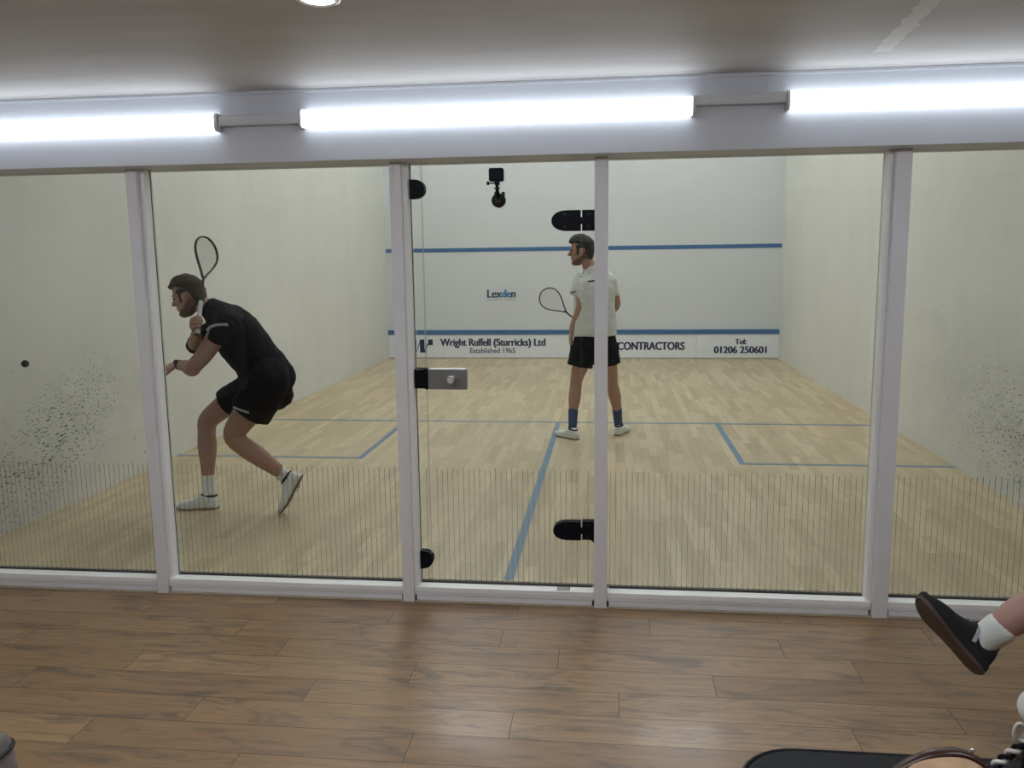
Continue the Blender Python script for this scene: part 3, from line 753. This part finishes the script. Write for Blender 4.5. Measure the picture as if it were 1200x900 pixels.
def racket(name, butt, top, side, label, group, bend=0.0, hw=.098):
    """butt and top world points (0.685 apart), side direction of the face"""
    B, Tp = V(butt), V(top); U = (Tp - B).normalized(); S = V(side); S = (S - U * S.dot(U)).normalized(); Nn = U.cross(S)
    r = empty(name, B, label, 'racket', group); ps = []
    th = .385; L = (Tp - B).length
    def pt(u, s_): return B + U * u + S * s_
    # teardrop head
    N_ = 40; loop = []
    hc = L - .135
    for i in range(N_ + 1):
        a = PI * i / N_ * 1.0
        # from throat right, over the top, to throat left
        t = i / N_
        ang = -PI / 2 + 0.0
        loop.append(t)
    pr = [(th, .006), (th + .045, .030), (th + .095, .062), (th + .150, .090), (th + .200, hw), (th + .245, hw * .86), (th + .280, hw * .52), (L - .002, .0)]
    half = catmull(pr, 5)
    full = [(u, s_) for u, s_ in half] + [(u, -s_) for u, s_ in reversed(half[:-1])]
    bm = bmesh.new(); limb(bm, [(*pt(u, s_), .0060, .0100) for u, s_ in full], k=1, n=8, ref=S, caps=False)
    ps.append(finish(bm, 'head_frame', M['graphite'], r, smooth=True))
    bm = bmesh.new()
    def halfw(u):
        for (a, b), (c, d) in zip(half, half[1:]):
            if a <= u <= c and c > a: return b + (d - b) * (u - a) / (c - a)
        return 0
    for i in range(15):
        s_ = (i - 7) * .0125; us = [u for u, q in half if q >= abs(s_)]
        if len(us) > 1: cyl(bm, pt(max(min(us), th + .03), s_), pt(max(us), s_), .0011, 5)
    for i in range(17):
        u = th + .05 + i * .0142; q = halfw(u)
        if q > .015: cyl(bm, pt(u, -q), pt(u, q), .0011, 5)
    ps.append(finish(bm, 'strings', M['string'], r))
    bm = bmesh.new(); limb(bm, [(*pt(.20, 0), .0090), (*pt(.30, 0), .0075), (*pt(th + .01, 0), .0085)], k=4, n=10, ref=S)
    ps.append(finish(bm, 'shaft', M['graphite'], r, smooth=True))
    bm = bmesh.new(); limb(bm, [(*pt(0, 0), .0155), (*pt(.10, 0), .0145), (*pt(.215, 0), .0130)], k=4, n=14, ref=S)
    for i in range(20):   # the raised spiral of the tape
        u = .01 + i * .0103
        rs = [(*(pt(u + .0103 * j / 8, 0) + (S * math.cos(PI * j / 4) + Nn * math.sin(PI * j / 4)) * .0140), .0016) for j in range(9)]
        limb(bm, rs, k=1, n=5, ref=U)
    gp = finish(bm, 'grip', M['grip'], r, smooth=True); ps.append(gp)
    bm = bmesh.new(); cyl(bm, pt(-.019, 0), pt(-.008, 0), .0165, 16); ps.append(finish(bm, 'butt_cap', M['graphite'], r))
    local(r, ps); return r

# ---- player in black, crouching and looking left
PA = empty('person', (-1.9, 1.15, 0), 'player in black shirt and shorts crouching with racket raised near left wall', 'person')
HA = frame_of((-2.205, 1.10, 1.437), (-0.965, -.05, -0.24), (-0.24, 0, 0.965))
bm = bmesh.new()
head(bm, HA, 1.02)
limb(bm, [(-2.165, 1.11, 1.40, .058), (-2.10, 1.13, 1.365, .060), (-2.02, 1.14, 1.30, .075)], ref=(0, 1, 0))
# trunk
TR = [(-1.69, 1.15, .84, .14, .12), (-1.74, 1.15, .93, .155, .125), (-1.80, 1.15, 1.03, .145, .115), (-1.885, 1.15, 1.14, .150, .120), (-1.95, 1.15, 1.23, .155, .115), (-2.02, 1.15, 1.30, .11, .09)]
limb(bm, TR, ref=(0, 1, 0), n=20)
# arms
limb(bm, [(-1.90, .99, 1.27, .066), (-1.955, .95, 1.19, .062), (-2.03, .93, 1.08, .055), (-2.105, .93, 1.005, .050), (-2.14, .955, .980, .050), (-2.22, 1.04, .985, .042), (-2.325, 1.14, .983, .028)], ref=(0, 0, 1))
limb(bm, [(-2.06, 1.30, 1.26, .060), (-2.13, 1.22, 1.20, .052), (-2.170, 1.11, 1.132, .043), (-2.150, 1.04, 1.132, .045), (-2.10, .95, 1.165, .038), (-2.055, .885, 1.225, .028)], ref=(0, 0, 1))
# legs
limb(bm, [(-1.80, 1.26, .86, .105), (-1.97, 1.27, .76, .092), (-2.12, 1.27, .66, .076), (-2.205, 1.26, .585, .068), (-2.215, 1.245, .50, .060), (-2.205, 1.22, .41, .064), (-2.195, 1.19, .29, .050), (-2.185, 1.16, .17, .038), (-2.180, 1.15, .10, .036)], ref=(0, 1, 0), k=4)
limb(bm, [(-1.67, 1.04, .86, .110), (-1.77, 1.03, .74, .098), (-1.87, 1.02, .615, .080), (-1.915, 1.02, .535, .069), (-1.865, 1.03, .465, .064), (-1.77, 1.05, .390, .064), (-1.67, 1.08, .30, .048), (-1.585, 1.10, .220, .037), (-1.555, 1.105, .185, .036)], ref=(0, 1, 0), k=4)
# hands
hand(bm, (-2.335, 1.15, .982), (-1, .12, -.22), (.1, .5, -1), (.2, -1, -.2), (.12, .16, .20, .24), .15)
RA_B = V((-2.007, .800, 1.224)); RA_T = V((-2.068, 1.150, 1.808)); UA = (RA_T - RA_B).normalized()
RA_T = RA_B + UA * .685
WR = V((-2.070, .850, 1.190))
GA = RA_B + UA * .055
hand(bm, (-2.046, .867, 1.243), (.1, -.85, .5), (.98, .146, .05), UA, (1.05, 1.1, 1.1, 1.1), .9)
body = finish(bm, 'body', M['skinA'], PA, smooth=True); remesh(body, .0052, 2)
pa = [body]
def hair(H, parent, m, s=1.0, fringe=0.0, back=1.0):
    bm = bmesh.new()
    P = catmull([(.040, -.052, .060, .0745), (.060, -.034, .078, .079), (.076, -.014, .096, .079), (.088, -.006 + fringe * .3, .098, .075), (.112, -.006 + fringe * .6, .080, .062), (.134, -.006 + fringe, .050, .040), (.142, -.006, .020, .018)], 3)
    skin_rings(bm, [[H @ (q * s) for q in ring((cx, 0, z), (1, 0, 0), (0, 1, 0), rx, ry, 24, 2.2)] for z, cx, rx, ry in P])
    P = catmull([(-.080, -.068, .022, .042), (-.050, -.068, .034, .058), (-.015, -.068, .040, .070), (.02, -.060, .050, .079), (.055, -.045, .068, .080)], 3)
    skin_rings(bm, [[H @ (q * s) for q in ring((cx, 0, z), (1, 0, 0), (0, 1, 0), rx, ry, 24, 2.3)] for z, cx, rx, ry in P])
    for sy in (-1, 1):
        ell(bm, V((.004, sy * .073, .036)) * s, (.036 * s, .014 * s, .022 * s), H, 12); ell(bm, V((.022, sy * .072, -.004)) * s, (.010 * s, .0085 * s, .036 * s), H, 12)
    if fringe: ell(bm, V((.070, 0, .082)) * s, (.034 * s, .055 * s, .022 * s), H, 12)
    o = finish(bm, 'hair', M[m], parent, smooth=True); remesh(o, .005, 2); ruffle(o, .018, .012); return o
def beard(H, parent, m, s=1.0):
    bm = bmesh.new()
    P = catmull([(-.126, .046, .024, .022), (-.114, .038, .042, .037), (-.092, .022, .061, .051), (-.070, .000, .073, .0625), (-.050, -.022, .072, .0685), (-.025, -.020, .046, .0748), (.012, -.012, .032, .0755)], 3)
    skin_rings(bm, [[H @ (q * s) for q in ring((cx, 0, z), (1, 0, 0), (0, 1, 0), rx, ry, 24, 2.2)] for z, cx, rx, ry in P])
    ell(bm, V((.083, 0, -.050)) * s, (.011 * s, .026 * s, .0055 * s), H, 10); ell(bm, V((.072, 0, -.100)) * s, (.020 * s, .024 * s, .020 * s), H, 10)
    o = finish(bm, 'beard', M[m], parent, smooth=True); remesh(o, .005, 1); return o
pa += [hair(HA, PA, 'hairA', 1.02, .012), beard(HA, PA, 'beardA', 1.02)]
n0 = len(bpy.data.objects); before = set(bpy.data.objects); eyes(HA, PA, 1.02); pa += [o for o in bpy.data.objects if o not in before]
# shirt
bm = bmesh.new()
limb(bm, [(-1.70, 1.15, .905, .165, .150), (-1.75, 1.15, .965, .172, .160), (-1.805, 1.15, 1.04, .170, .156), (-1.865, 1.15, 1.12, .178, .158), (-1.925, 1.15, 1.20, .185, .152), (-1.985, 1.15, 1.275, .165, .125), (-2.045, 1.15, 1.325, .115, .090), (-2.070, 1.15, 1.345, .094, .078)], ref=(0, 1, 0), n=24)
limb(bm, [(-1.93, 1.04, 1.29, .085), (-1.89, .965, 1.265, .082), (-1.915, .95, 1.215, .078), (-1.950, .943, 1.150, .076)], ref=(0, 0, 1), n=18, caps=False)
limb(bm, [(-2.02, 1.25, 1.285, .080), (-2.08, 1.29, 1.24, .074), (-2.13, 1.22, 1.195, .068), (-2.168, 1.14, 1.140, .064), (-2.165, 1.075, 1.120, .062)], ref=(0, 0, 1), n=18)
sh = finish(bm, 'shirt', M['blackcloth'], PA, smooth=True); remesh(sh, .008, 3); ruffle(sh, .09, .022)
strip([(-1.985, .880, 1.232), (-1.955, .872, 1.255), (-1.915, .868, 1.268), (-1.870, .876, 1.270), (-1.845, .886, 1.266)], .016, 'reflect', sh, 'sleeve_stripe', (0, 0, 1))
bm = bmesh.new()
limb(bm, [(-1.775, 1.15, 1.00, .160, .150), (-1.735, 1.15, .93, .175, .172), (-1.69, 1.15, .855, .175, .165), (-1.67, 1.15, .80, .13, .12)], ref=(0, 1, 0), n=24)
limb(bm, [(-1.70, 1.22, .93, .11), (-1.78, 1.24, .87, .125), (-1.92, 1.265, .79, .113), (-2.075, 1.27, .700, .100)], ref=(0, 1, 0), n=20, caps=False)
limb(bm, [(-1.66, 1.10, .98, .10), (-1.67, 1.05, .90, .135), (-1.725, 1.035, .79, .138), (-1.80, 1.03, .685, .138)], ref=(0, 1, 0), n=20, caps=False)
so = finish(bm, 'shorts', M['blackcloth'], PA, smooth=True); remesh(so, .008, 2); ruffle(so, .08, .020)
strip([(-1.858, .912, .742), (-1.820, .893, .733), (-1.780, .886, .722), (-1.745, .888, .710)], .012, 'reflect', so, 'hem_stripe', (0, 0, 1))
pa += [sh, so]
# watch
bm = bmesh.new(); wd_ = V((-1, .95, 0)).normalized()
cyl(bm, V((-2.300, 1.115, .983)) - wd_ * .013, V((-2.300, 1.115, .983)) + wd_ * .013, .0345, 24)
ell(bm, (-2.312, 1.085, 1.006), (.020, .014, .018))
wt = finish(bm, 'watch', M['rubber'], PA, smooth=False, bevel=.002); pa.append(wt)
pa += [sock((-2.190, 1.175, .215), (-2.180, 1.15, .11), (-2.20, 1.14, .065), 'sockwhite', PA), sock((-1.645, 1.09, .277), (-1.575, 1.105, .200), (-1.560, 1.10, .170), 'sockwhite', PA)]
pa.append(shoe(frame_of((-2.128, 1.155, 0.001), (-.985, -.17, 0), (0, 0, 1)), PA))
toeA = V((-1.620, 1.045, .004)); dA = V((-.46, -.16, -.87)).normalized()
FA = frame_of(toeA - dA * .275, dA, V((-.9, -.1, .42)))
pa.append(shoe(FA, PA))
local(PA, pa)
racket('squash_racket', RA_B, RA_T, (.29, .885, -.36), 'dark racket with white grip held upright by the player in black', 'squash rackets')

# ---- player in white shirt, standing, seen from behind, head turned left
PB = empty('person', (0.37, 3.6, 0), 'player in white shirt and black shorts standing behind a frame post', 'person')
HB_ = frame_of((0.255, 3.60, 1.712), (-.995, .08, -.05), (-.05, 0, .995))
bm = bmesh.new()
head(bm, HB_, 1.04)
limb(bm, [(.285, 3.60, 1.665, .060), (.315, 3.60, 1.60, .060), (.35, 3.60, 1.53, .075)], ref=(0, 1, 0))
limb(bm, [(.375, 3.60, .86, .155, .11), (.375, 3.60, .95, .160, .115), (.378, 3.60, 1.08, .140, .10), (.378, 3.60, 1.22, .165, .11), (.375, 3.60, 1.36, .175, .115), (.370, 3.60, 1.46, .140, .09), (.36, 3.6, 1.52, .08, .07)], ref=(1, 0, 0), n=20)
limb(bm, [(.240, 3.59, 1.45, .054), (.235, 3.57, 1.36, .050), (.255, 3.54, 1.245, .044), (.240, 3.54, 1.17, .044), (.205, 3.555, 1.09, .037), (.178, 3.57, 1.03, .029), (.170, 3.57, 1.00, .027)], ref=(0, 1, 0))
limb(bm, [(.500, 3.60, 1.455, .054), (.540, 3.62, 1.35, .048), (.570, 3.66, 1.225, .042), (.52, 3.76, 1.165, .042), (.45, 3.83, 1.12, .035), (.38, 3.85, 1.07, .028)], ref=(0, 1, 0))
limb(bm, [(.285, 3.60, .86, .098), (.255, 3.60, .70, .084), (.215, 3.60, .56, .062), (.205, 3.60, .48, .056), (.195, 3.58, .38, .059), (.185, 3.57, .28, .046), (.178, 3.55, .17, .036), (.178, 3.52, .10, .036)], ref=(0, 1, 0), k=4)
limb(bm, [(.470, 3.62, .86, .098), (.500, 3.63, .70, .084), (.530, 3.65, .56, .062), (.540, 3.65, .48, .056), (.562, 3.66, .38, .060), (.580, 3.67, .28, .046), (.592, 3.70, .17, .036), (.597, 3.71, .10, .036)], ref=(0, 1, 0), k=4)
hand(bm, (.170, 3.57, 1.00), (-.18, -.05, -1), (1, .2, -.1), (0, 1, 0), (.22, .26, .30, .32), .25)
RB_T = V((-.158, 3.86, 1.372)); 
UB = V((-.72, -.0, .60)).normalized(); RB_T = V((-.130, 3.86, 1.338)); RB_B = RB_T - UB * .685
hand(bm, (.395, 3.862, 1.075), (-.20, .1, -1.0), (0.05, 1, .1), UB, (.95, 1.0, 1.0, 1.0), .8)
body = finish(bm, 'body', M['skinB'], PB, smooth=True); remesh(body, .0052, 2)
pb = [body, hair(HB_, PB, 'hairB', 1.06, .016), beard(HB_, PB, 'beardA', 1.04)]
before = set(bpy.data.objects); eyes(HB_, PB, 1.04); pb += [o for o in bpy.data.objects if o not in before]
bm = bmesh.new()
limb(bm, [(.378, 3.60, .945, .200, .142), (.376, 3.60, 1.05, .196, .140), (.376, 3.60, 1.20, .188, .135), (.374, 3.60, 1.34, .192, .135), (.370, 3.60, 1.44, .178, .115), (.360, 3.60, 1.510, .135, .090), (.345, 3.60, 1.550, .092, .076), (.335, 3.60, 1.572, .070, .066)], ref=(1, 0, 0), n=24, caps=False)
limb(bm, [(.275, 3.60, 1.470, .070), (.240, 3.59, 1.43, .066), (.222, 3.58, 1.37, .066), (.218, 3.575, 1.315, .068)], ref=(0, 1, 0), n=18, caps=False)
limb(bm, [(.465, 3.60, 1.470, .070), (.510, 3.605, 1.43, .066), (.530, 3.62, 1.36, .064), (.542, 3.63, 1.305, .062)], ref=(0, 1, 0), n=18, caps=False)
sh = finish(bm, 'shirt', M['shirtwhite'], PB, smooth=True); remesh(sh, .008, 2); ruffle(sh, .09, .024)
strip([(.163, 3.530, 1.338), (.185, 3.514, 1.345), (.215, 3.508, 1.352)], .009, 'black', sh, 'sleeve_lettering', (0, 0, 1))
strip([(.318, 3.468, 1.438), (.345, 3.464, 1.441), (.372, 3.462, 1.445), (.40, 3.462, 1.447)], .014, 'black', sh, 'back_lettering', (0, 0, 1))
bm = bmesh.new()
limb(bm, [(.378, 3.60, .965, .185, .130), (.377, 3.60, .88, .195, .140), (.377, 3.60, .82, .185, .13), (.377, 3.60, .79, .14, .11)], ref=(1, 0, 0), n=24)
limb(bm, [(.280, 3.60, .86, .120), (.262, 3.60, .77, .116), (.240, 3.60, .665, .116)], ref=(0, 1, 0), n=20, caps=False)
limb(bm, [(.478, 3.62, .86, .120), (.490, 3.62, .77, .112), (.508, 3.63, .675, .108)], ref=(0, 1, 0), n=20, caps=False)
so = finish(bm, 'shorts', M['blackcloth'], PB, smooth=True); remesh(so, .008, 2); ruffle(so, .08, .020)
pb += [sh, so]
pb += [sock((.181, 3.56, .250), (.178, 3.525, .12), (.168, 3.53, .065), 'sockblue', PB, .046, .040), sock((.584, 3.68, .255), (.596, 3.705, .12), (.602, 3.72, .065), 'sockblue', PB, .046, .040)]
pb.append(shoe(frame_of((.220, 3.462, .001), (-.72, .69, 0), (0, 0, 1)), PB)); pb.append(shoe(frame_of((.585, 3.655, .001), (.36, .93, 0), (0, 0, 1)), PB))
local(PB, pb)
racket('squash_racket', RB_B, RB_T, (.60, 0, .72), 'dark racket held in front of the player in the white shirt, head pointing left', 'squash rackets', hw=.100)

# ---- seated spectator at the right, only the crossed leg and shoe in view
PC = empty('person', (2.55, -1.5, FZ), 'seated spectator cut off at right edge, crossed bare leg in black trainer', 'person')
ank = V((1.775, -1.36, .425))
bm = bmesh.new()
limb(bm, [(1.745, -1.345, .400, .040), (1.775, -1.355, .430, .044), (1.84, -1.365, .492, .056), (1.92, -1.38, .548, .063), (2.01, -1.40, .598, .064), (2.10, -1.43, .630, .066), (2.22, -1.47, .580, .080), (2.40, -1.53, .47, .095), (2.50, -1.56, .43, .10)], ref=(0, 1, 0), k=4)
limb(bm, [(2.13, -1.28, -.01, .038), (2.14, -1.28, .10, .045), (2.13, -1.28, .22, .058), (2.12, -1.28, .36, .056), (2.15, -1.29, .415, .062), (2.30, -1.33, .42, .08), (2.50, -1.40, .42, .10)], ref=(0, 1, 0), k=4)
limb(bm, [(2.52, -1.48, .42, .15, .12), (2.58, -1.48, .60, .14, .10), (2.60, -1.48, .78, .16, .11), (2.58, -1.48, .92, .12, .08), (2.56, -1.48, .98, .06, .06), (2.54, -1.48, 1.04, .055, .055)], ref=(0, 1, 0), n=20)
HC = frame_of((2.52, -1.48, 1.16), (-.9, .4, -.1), (-.1, 0, 1)); head(bm, HC, 1.0)
for sy, hx in ((-1, 0), (1, .06)):
    limb(bm, [(2.56, -1.48 + sy * .17, .91, .055), (2.52, -1.48 + sy * .21, .76, .045), (2.46, -1.48 + sy * .21, .66, .042), (2.36, -1.48 + sy * .17, .63, .034), (2.26, -1.48 + sy * .12, .655, .028)], ref=(0, 1, 0))
    hand(bm, (2.25, -1.48 + sy * .115, .658), (-1, -sy * .2, -.1), (0, 0, -1), (0, -sy, 0), (.25, .3, .3, .35), .2)
body = finish(bm, 'body', M['skinC'], PC, smooth=True); remesh(body, .006, 2); pc = [body, hair(HC, PC, 'hairB', 1.02)]
bm = bmesh.new()
limb(bm, [(2.53, -1.48, .43, .18, .14), (2.58, -1.48, .60, .17, .13), (2.60, -1.48, .78, .185, .135), (2.58, -1.48, .92, .14, .10), (2.56, -1.48, .97, .08, .075)], ref=(0, 1, 0), n=20, caps=False)
for sy in (-1, 1): limb(bm, [(2.57, -1.48 + sy * .12, .92, .075), (2.55, -1.48 + sy * .18, .86, .068), (2.53, -1.48 + sy * .205, .79, .062)], ref=(0, 1, 0))
s1 = finish(bm, 'shirt', M['bagcloth'], PC, smooth=True); remesh(s1, .01, 2)
bm = bmesh.new(); limb(bm, [(2.52, -1.48, .31, .17, .11), (2.52, -1.48, .50, .18, .13)], ref=(0, 1, 0), n=20, caps=False)
limb(bm, [(2.50, -1.56, .43, .12), (2.36, -1.52, .49, .115), (2.26, -1.485, .545, .105)], ref=(0, 1, 0)); limb(bm, [(2.50, -1.40, .42, .115), (2.36, -1.35, .42, .11), (2.26, -1.32, .42, .105)], ref=(0, 1, 0))
s2 = finish(bm, 'shorts', M['blackcloth'], PC, smooth=True); remesh(s2, .01, 2); pc += [s1, s2]
bm = bmesh.new(); limb(bm, [(1.790, -1.357, .442, .052), (1.770, -1.352, .422, .050), (1.745, -1.347, .398, .046), (1.715, -1.345, .372, .040)], ref=(0, 1, 0), n=20, k=4)
pc.append(finish(bm, 'sock', M['sockwhite'], PC, smooth=True))
heelC = V((1.712, -1.385, .300)); toeC = V((1.540, -1.335, .495)); dC = (toeC - heelC).normalized()
shc = shoe(frame_of(heelC, dC, V((.66, .36, .52))) @ Matrix.Diagonal((1.03, 1.08, 1.22, 1)), PC, 'suede', 'gumdark', 'suede', 'suede'); pc.append(shc)
FS = frame_of(heelC, dC, V((.66, .36, .52))) @ Matrix.Diagonal((1.03, 1.08, 1.22, 1))
for sy in (-1, 1):
    strip([FS @ V((.085, sy * .041, .035)), FS @ V((.092, sy * .039, .060)), FS @ V((.098, sy * .034, .078))], .012, 'reflect', shc, 'side_flash', FS.to_3x3() @ V((1, 0, 0)))
FC = frame_of(heelC, dC, V((.62, .50, .52)))
pc.append(shoe(frame_of((2.19, -1.28, FZ + .002), (-1, 0, 0), (0, 0, 1)), PC, 'suede', 'gumdark', 'suede', 'suede'))
bm = bmesh.new(); limb(bm, [(2.14, -1.28, .05, .045), (2.13, -1.28, 0.0, .042), (2.12, -1.28, -.03, .040)], ref=(0, 1, 0), n=18, k=3); pc.append(finish(bm, 'sock', M['sockwhite'], PC, smooth=True))
local(PC, pc)
bn = empty('bench', (2.75, -1.5, FZ), 'low padded bench under the seated spectator, beyond the right edge', 'bench')
bb = [boxo('seat', (2.34, 2.95, -2.3, -0.9, .235, .300), M['padding'], bn, .015)]
for x in (2.40, 2.87):
    for y in (-2.2, -1.0): bb.append(boxo('leg', (x - .02, x + .02, y - .02, y + .02, FZ, .235), M['graphite'], bn))
local(bn, bb)

# ------------------------------------------------------------------ foreground: black seat, tan bag with cord, mottled bag
def round_rect(x0, x1, y0, y1, r, n=8):
    out = []
    for cx, cy, a0 in ((x1 - r, y0 + r, -90), (x1 - r, y1 - r, 0), (x0 + r, y1 - r, 90), (x0 + r, y0 + r, 180)):
        for i in range(n + 1):
            a = math.radians(a0 + 90 * i / n); out.append((cx + r * math.cos(a), cy + r * math.sin(a)))
    return out
st = empty('stool', (1.2, -2.5, FZ), 'black padded seat with rounded corner at the bottom edge of the photo', 'seat')
def slab(name, inset, z0, z1, m, parent, bev):
    bm = bmesh.new(); o = round_rect(.83 + inset, 1.75 - inset, -2.72 + inset, -2.150 - inset, .15)
    skin_rings(bm, [[V((x, y, z0)) for x, y in o], [V((x, y, z1)) for x, y in o]]); return finish(bm, name, M[m], parent, bevel=bev)
ss = [slab('seat_pad', 0, .40, .462, 'padding', st, .018), slab('base', .02, .37, .40, 'graphite', st, .003)]
bm = bmesh.new(); limb(bm, [(*p, .455, .006) for p in []] or [(x, y, .452, .0065) for x, y in round_rect(.828, 1.752, -2.722, -2.148, .15)] + [(1.752, -2.57, .452, .0065)], k=1, n=6, ref=(0, 0, 1), caps=False)
ss.append(finish(bm, 'piping', M['padding'], st, smooth=True))
for x in (.95, 1.63):
    for y in (-2.62, -2.26):
        bm = bmesh.new(); cyl(bm, (x, y, FZ), (x, y, .37), .018, 14); ss.append(finish(bm, 'leg', M['graphite'], st))
bm = bmesh.new(); ell(bm, (.822, -2.285, .435), (.020, .030, .022)); ss.append(finish(bm, 'corner_knob', M['trunk'], st, smooth=True))
local(st, ss)

bg = empty('handbag', (1.24, -2.40, .462), 'tan suede bag with glossy dark brown rim lying on the black seat', 'bag')
bm = bmesh.new()
prof = [(1.08, .012, .490), (1.12, .030, .535), (1.165, .045, .582), (1.22, .052, .600), (1.27, .050, .600), (1.305, .042, .582), (1.335, .030, .540), (1.37, .012, .490)]
P = catmull([(x, wd, z) for x, wd, z in prof], 4)
skin_rings(bm, [ring((x, -2.40, (z + .463) / 2), (0, 1, 0), (0, 0, 1), wd + .01, (z - .463) / 2, 18, 2.2) for x, wd, z in P])
ba = finish(bm, 'bag_body', M['tanfur'], bg, smooth=True)
bm = bmesh.new()
limb(bm, [(1.075, -2.38, .500, .006, .012), (1.13, -2.375, .552, .007, .014), (1.19, -2.37, .588, .008, .016), (1.25, -2.365, .600, .008, .017), (1.295, -2.365, .588, .008, .015), (1.325, -2.37, .560, .007, .012), (1.345, -2.375, .525, .006, .010)], ref=(0, 0, 1), n=12)
rim = finish(bm, 'rim', M['browntrim'], bg, smooth=True)
bm = bmesh.new(); ell(bm, (1.296, -2.352, .599), (.005, .005, .005)); stud = finish(bm, 'stud', M['chrome'], bg, smooth=True)
bm = bmesh.new()
for i in range(60):
    t = i / 59; x = 1.06 + .075 * t; z = .487 + .062 * t; a = random.uniform(0, 2 * PI)
    d = V((math.cos(a) * .4 - .5, random.uniform(-.5, .2), math.sin(a) * .4 + .6)).normalized() * random.uniform(.008, .018)
    q = V((x, -2.385, z)); limb(bm, [(*q, .0013), (*(q + d), .0008)], k=1, n=5, ref=(0, 1, 0))
fl = finish(bm, 'fleece_lining', M['fleece'], bg, smooth=True)
# twisted black and white cord rising to the right
cp = catmull([(1.325, -2.36, .545), (1.352, -2.35, .572), (1.385, -2.345, .600), (1.415, -2.345, .628), (1.45, -2.35, .655)], 12)
cps = [V(q) for q in cp]
def helix(ph, m, name):
    bm = bmesh.new(); pts = []
    for i, q in enumerate(cps):
        tg = (cps[min(i + 1, len(cps) - 1)] - cps[max(i - 1, 0)]).normalized(); u = tg.orthogonal().normalized(); v = tg.cross(u)
        a = ph + i * .62; pts.append((*(q + (u * math.cos(a) + v * math.sin(a)) * .0062), .0052))
    limb(bm, pts, k=2, n=8, ref=(0, 0, 1)); return finish(bm, name, M[m], bg, smooth=True)
hw_ = [helix(0, 'cordwhite', 'cord'), helix(PI, 'black', 'cord')]
bm = bmesh.new(); cen = V((1.392, -2.345, .640)); pts = []
for i in range(17):
    a = 2 * PI * i / 16; pts.append((*(cen + V((.010 * math.cos(a), .004, .020 * math.sin(a)))), .0040))
limb(bm, pts, k=1, n=8, ref=(0, 1, 0), caps=False); hw_.append(finish(bm, 'cord_loop', M['cordwhite'], bg, smooth=True))
local(bg, [ba, rim, stud, fl] + hw_)
bm = bmesh.new()
pr = [(.463, .040), (.47, .043), (.55, .045), (.60, .044), (.63, .032), (.645, .028)]
skin_rings(bm, [ring((1.462, -2.315, z), (1, 0, 0), (0, 1, 0), r_, r_, 28) for z, r_ in catmull(pr, 3)])
bt = finish(bm, 'bottle', M['padding'], smooth=True); tag(bt, 'dark bottle with a rounded white lid, cut off by the right edge', 'bottle')
bm = bmesh.new(); ell(bm, (1.462, -2.315, .678), (.060, .060, .046), None, 28); finish(bm, 'lid', M['pouch'], bt, smooth=True)

hb = empty('holdall', (-1.25, -2.35, FZ), 'grey-brown mottled cloth bag with black piping in the bottom left corner of the photo', 'bag')
bm = bmesh.new(); rs = []
for z, gx, r_ in ((FZ + .002, .0, .05), (FZ + .03, .02, .06), (.10, .012, .07), (.25, .006, .06), (.36, .0, .05), (.410, -.006, .045), (.430, -.018, .04), (.438, -.04, .03)):
    rs.append([V((x + .006 * math.sin(9 * y + 14 * z), y, z + (.004 * math.sin(30 * x) if z > 0 else 0))) for x, y in round_rect(-1.62 - gx, -1.040 + gx, -2.55 - gx, -2.19 + gx, r_)])
skin_rings(bm, rs); b1 = finish(bm, 'bag_body', M['bagcloth'], hb, smooth=True)
bm = bmesh.new(); o = round_rect(-1.616, -1.043, -2.546, -2.194, .05); limb(bm, [(x, y, .395, .005) for x, y in o] + [(o[0][0], o[0][1], .395, .005)], k=1, n=8, ref=(0, 0, 1), caps=False)
b2 = finish(bm, 'piping', M['piping'], hb, smooth=True)
bm = bmesh.new(); limb(bm, [(-1.046, -2.235, .395, .005), (-1.078, -2.198, .397, .005), (-1.11, -2.189, .375, .005), (-1.16, -2.183, .33, .005), (-1.20, -2.183, .25, .005)], k=5, n=8, ref=(0, 1, 0)); b3 = finish(bm, 'piping', M['piping'], hb, smooth=True)
bm = bmesh.new(); limb(bm, [(-1.045, -2.55, .434, .005, .014), (-1.20, -2.45, .442, .005, .014), (-1.35, -2.37, .446, .005, .014), (-1.55, -2.30, .440, .005, .014)], k=5, n=8, ref=(0, 0, 1)); b4 = finish(bm, 'strap', M['piping'], hb, smooth=True)
local(hb, [b1, b2, b3, b4])
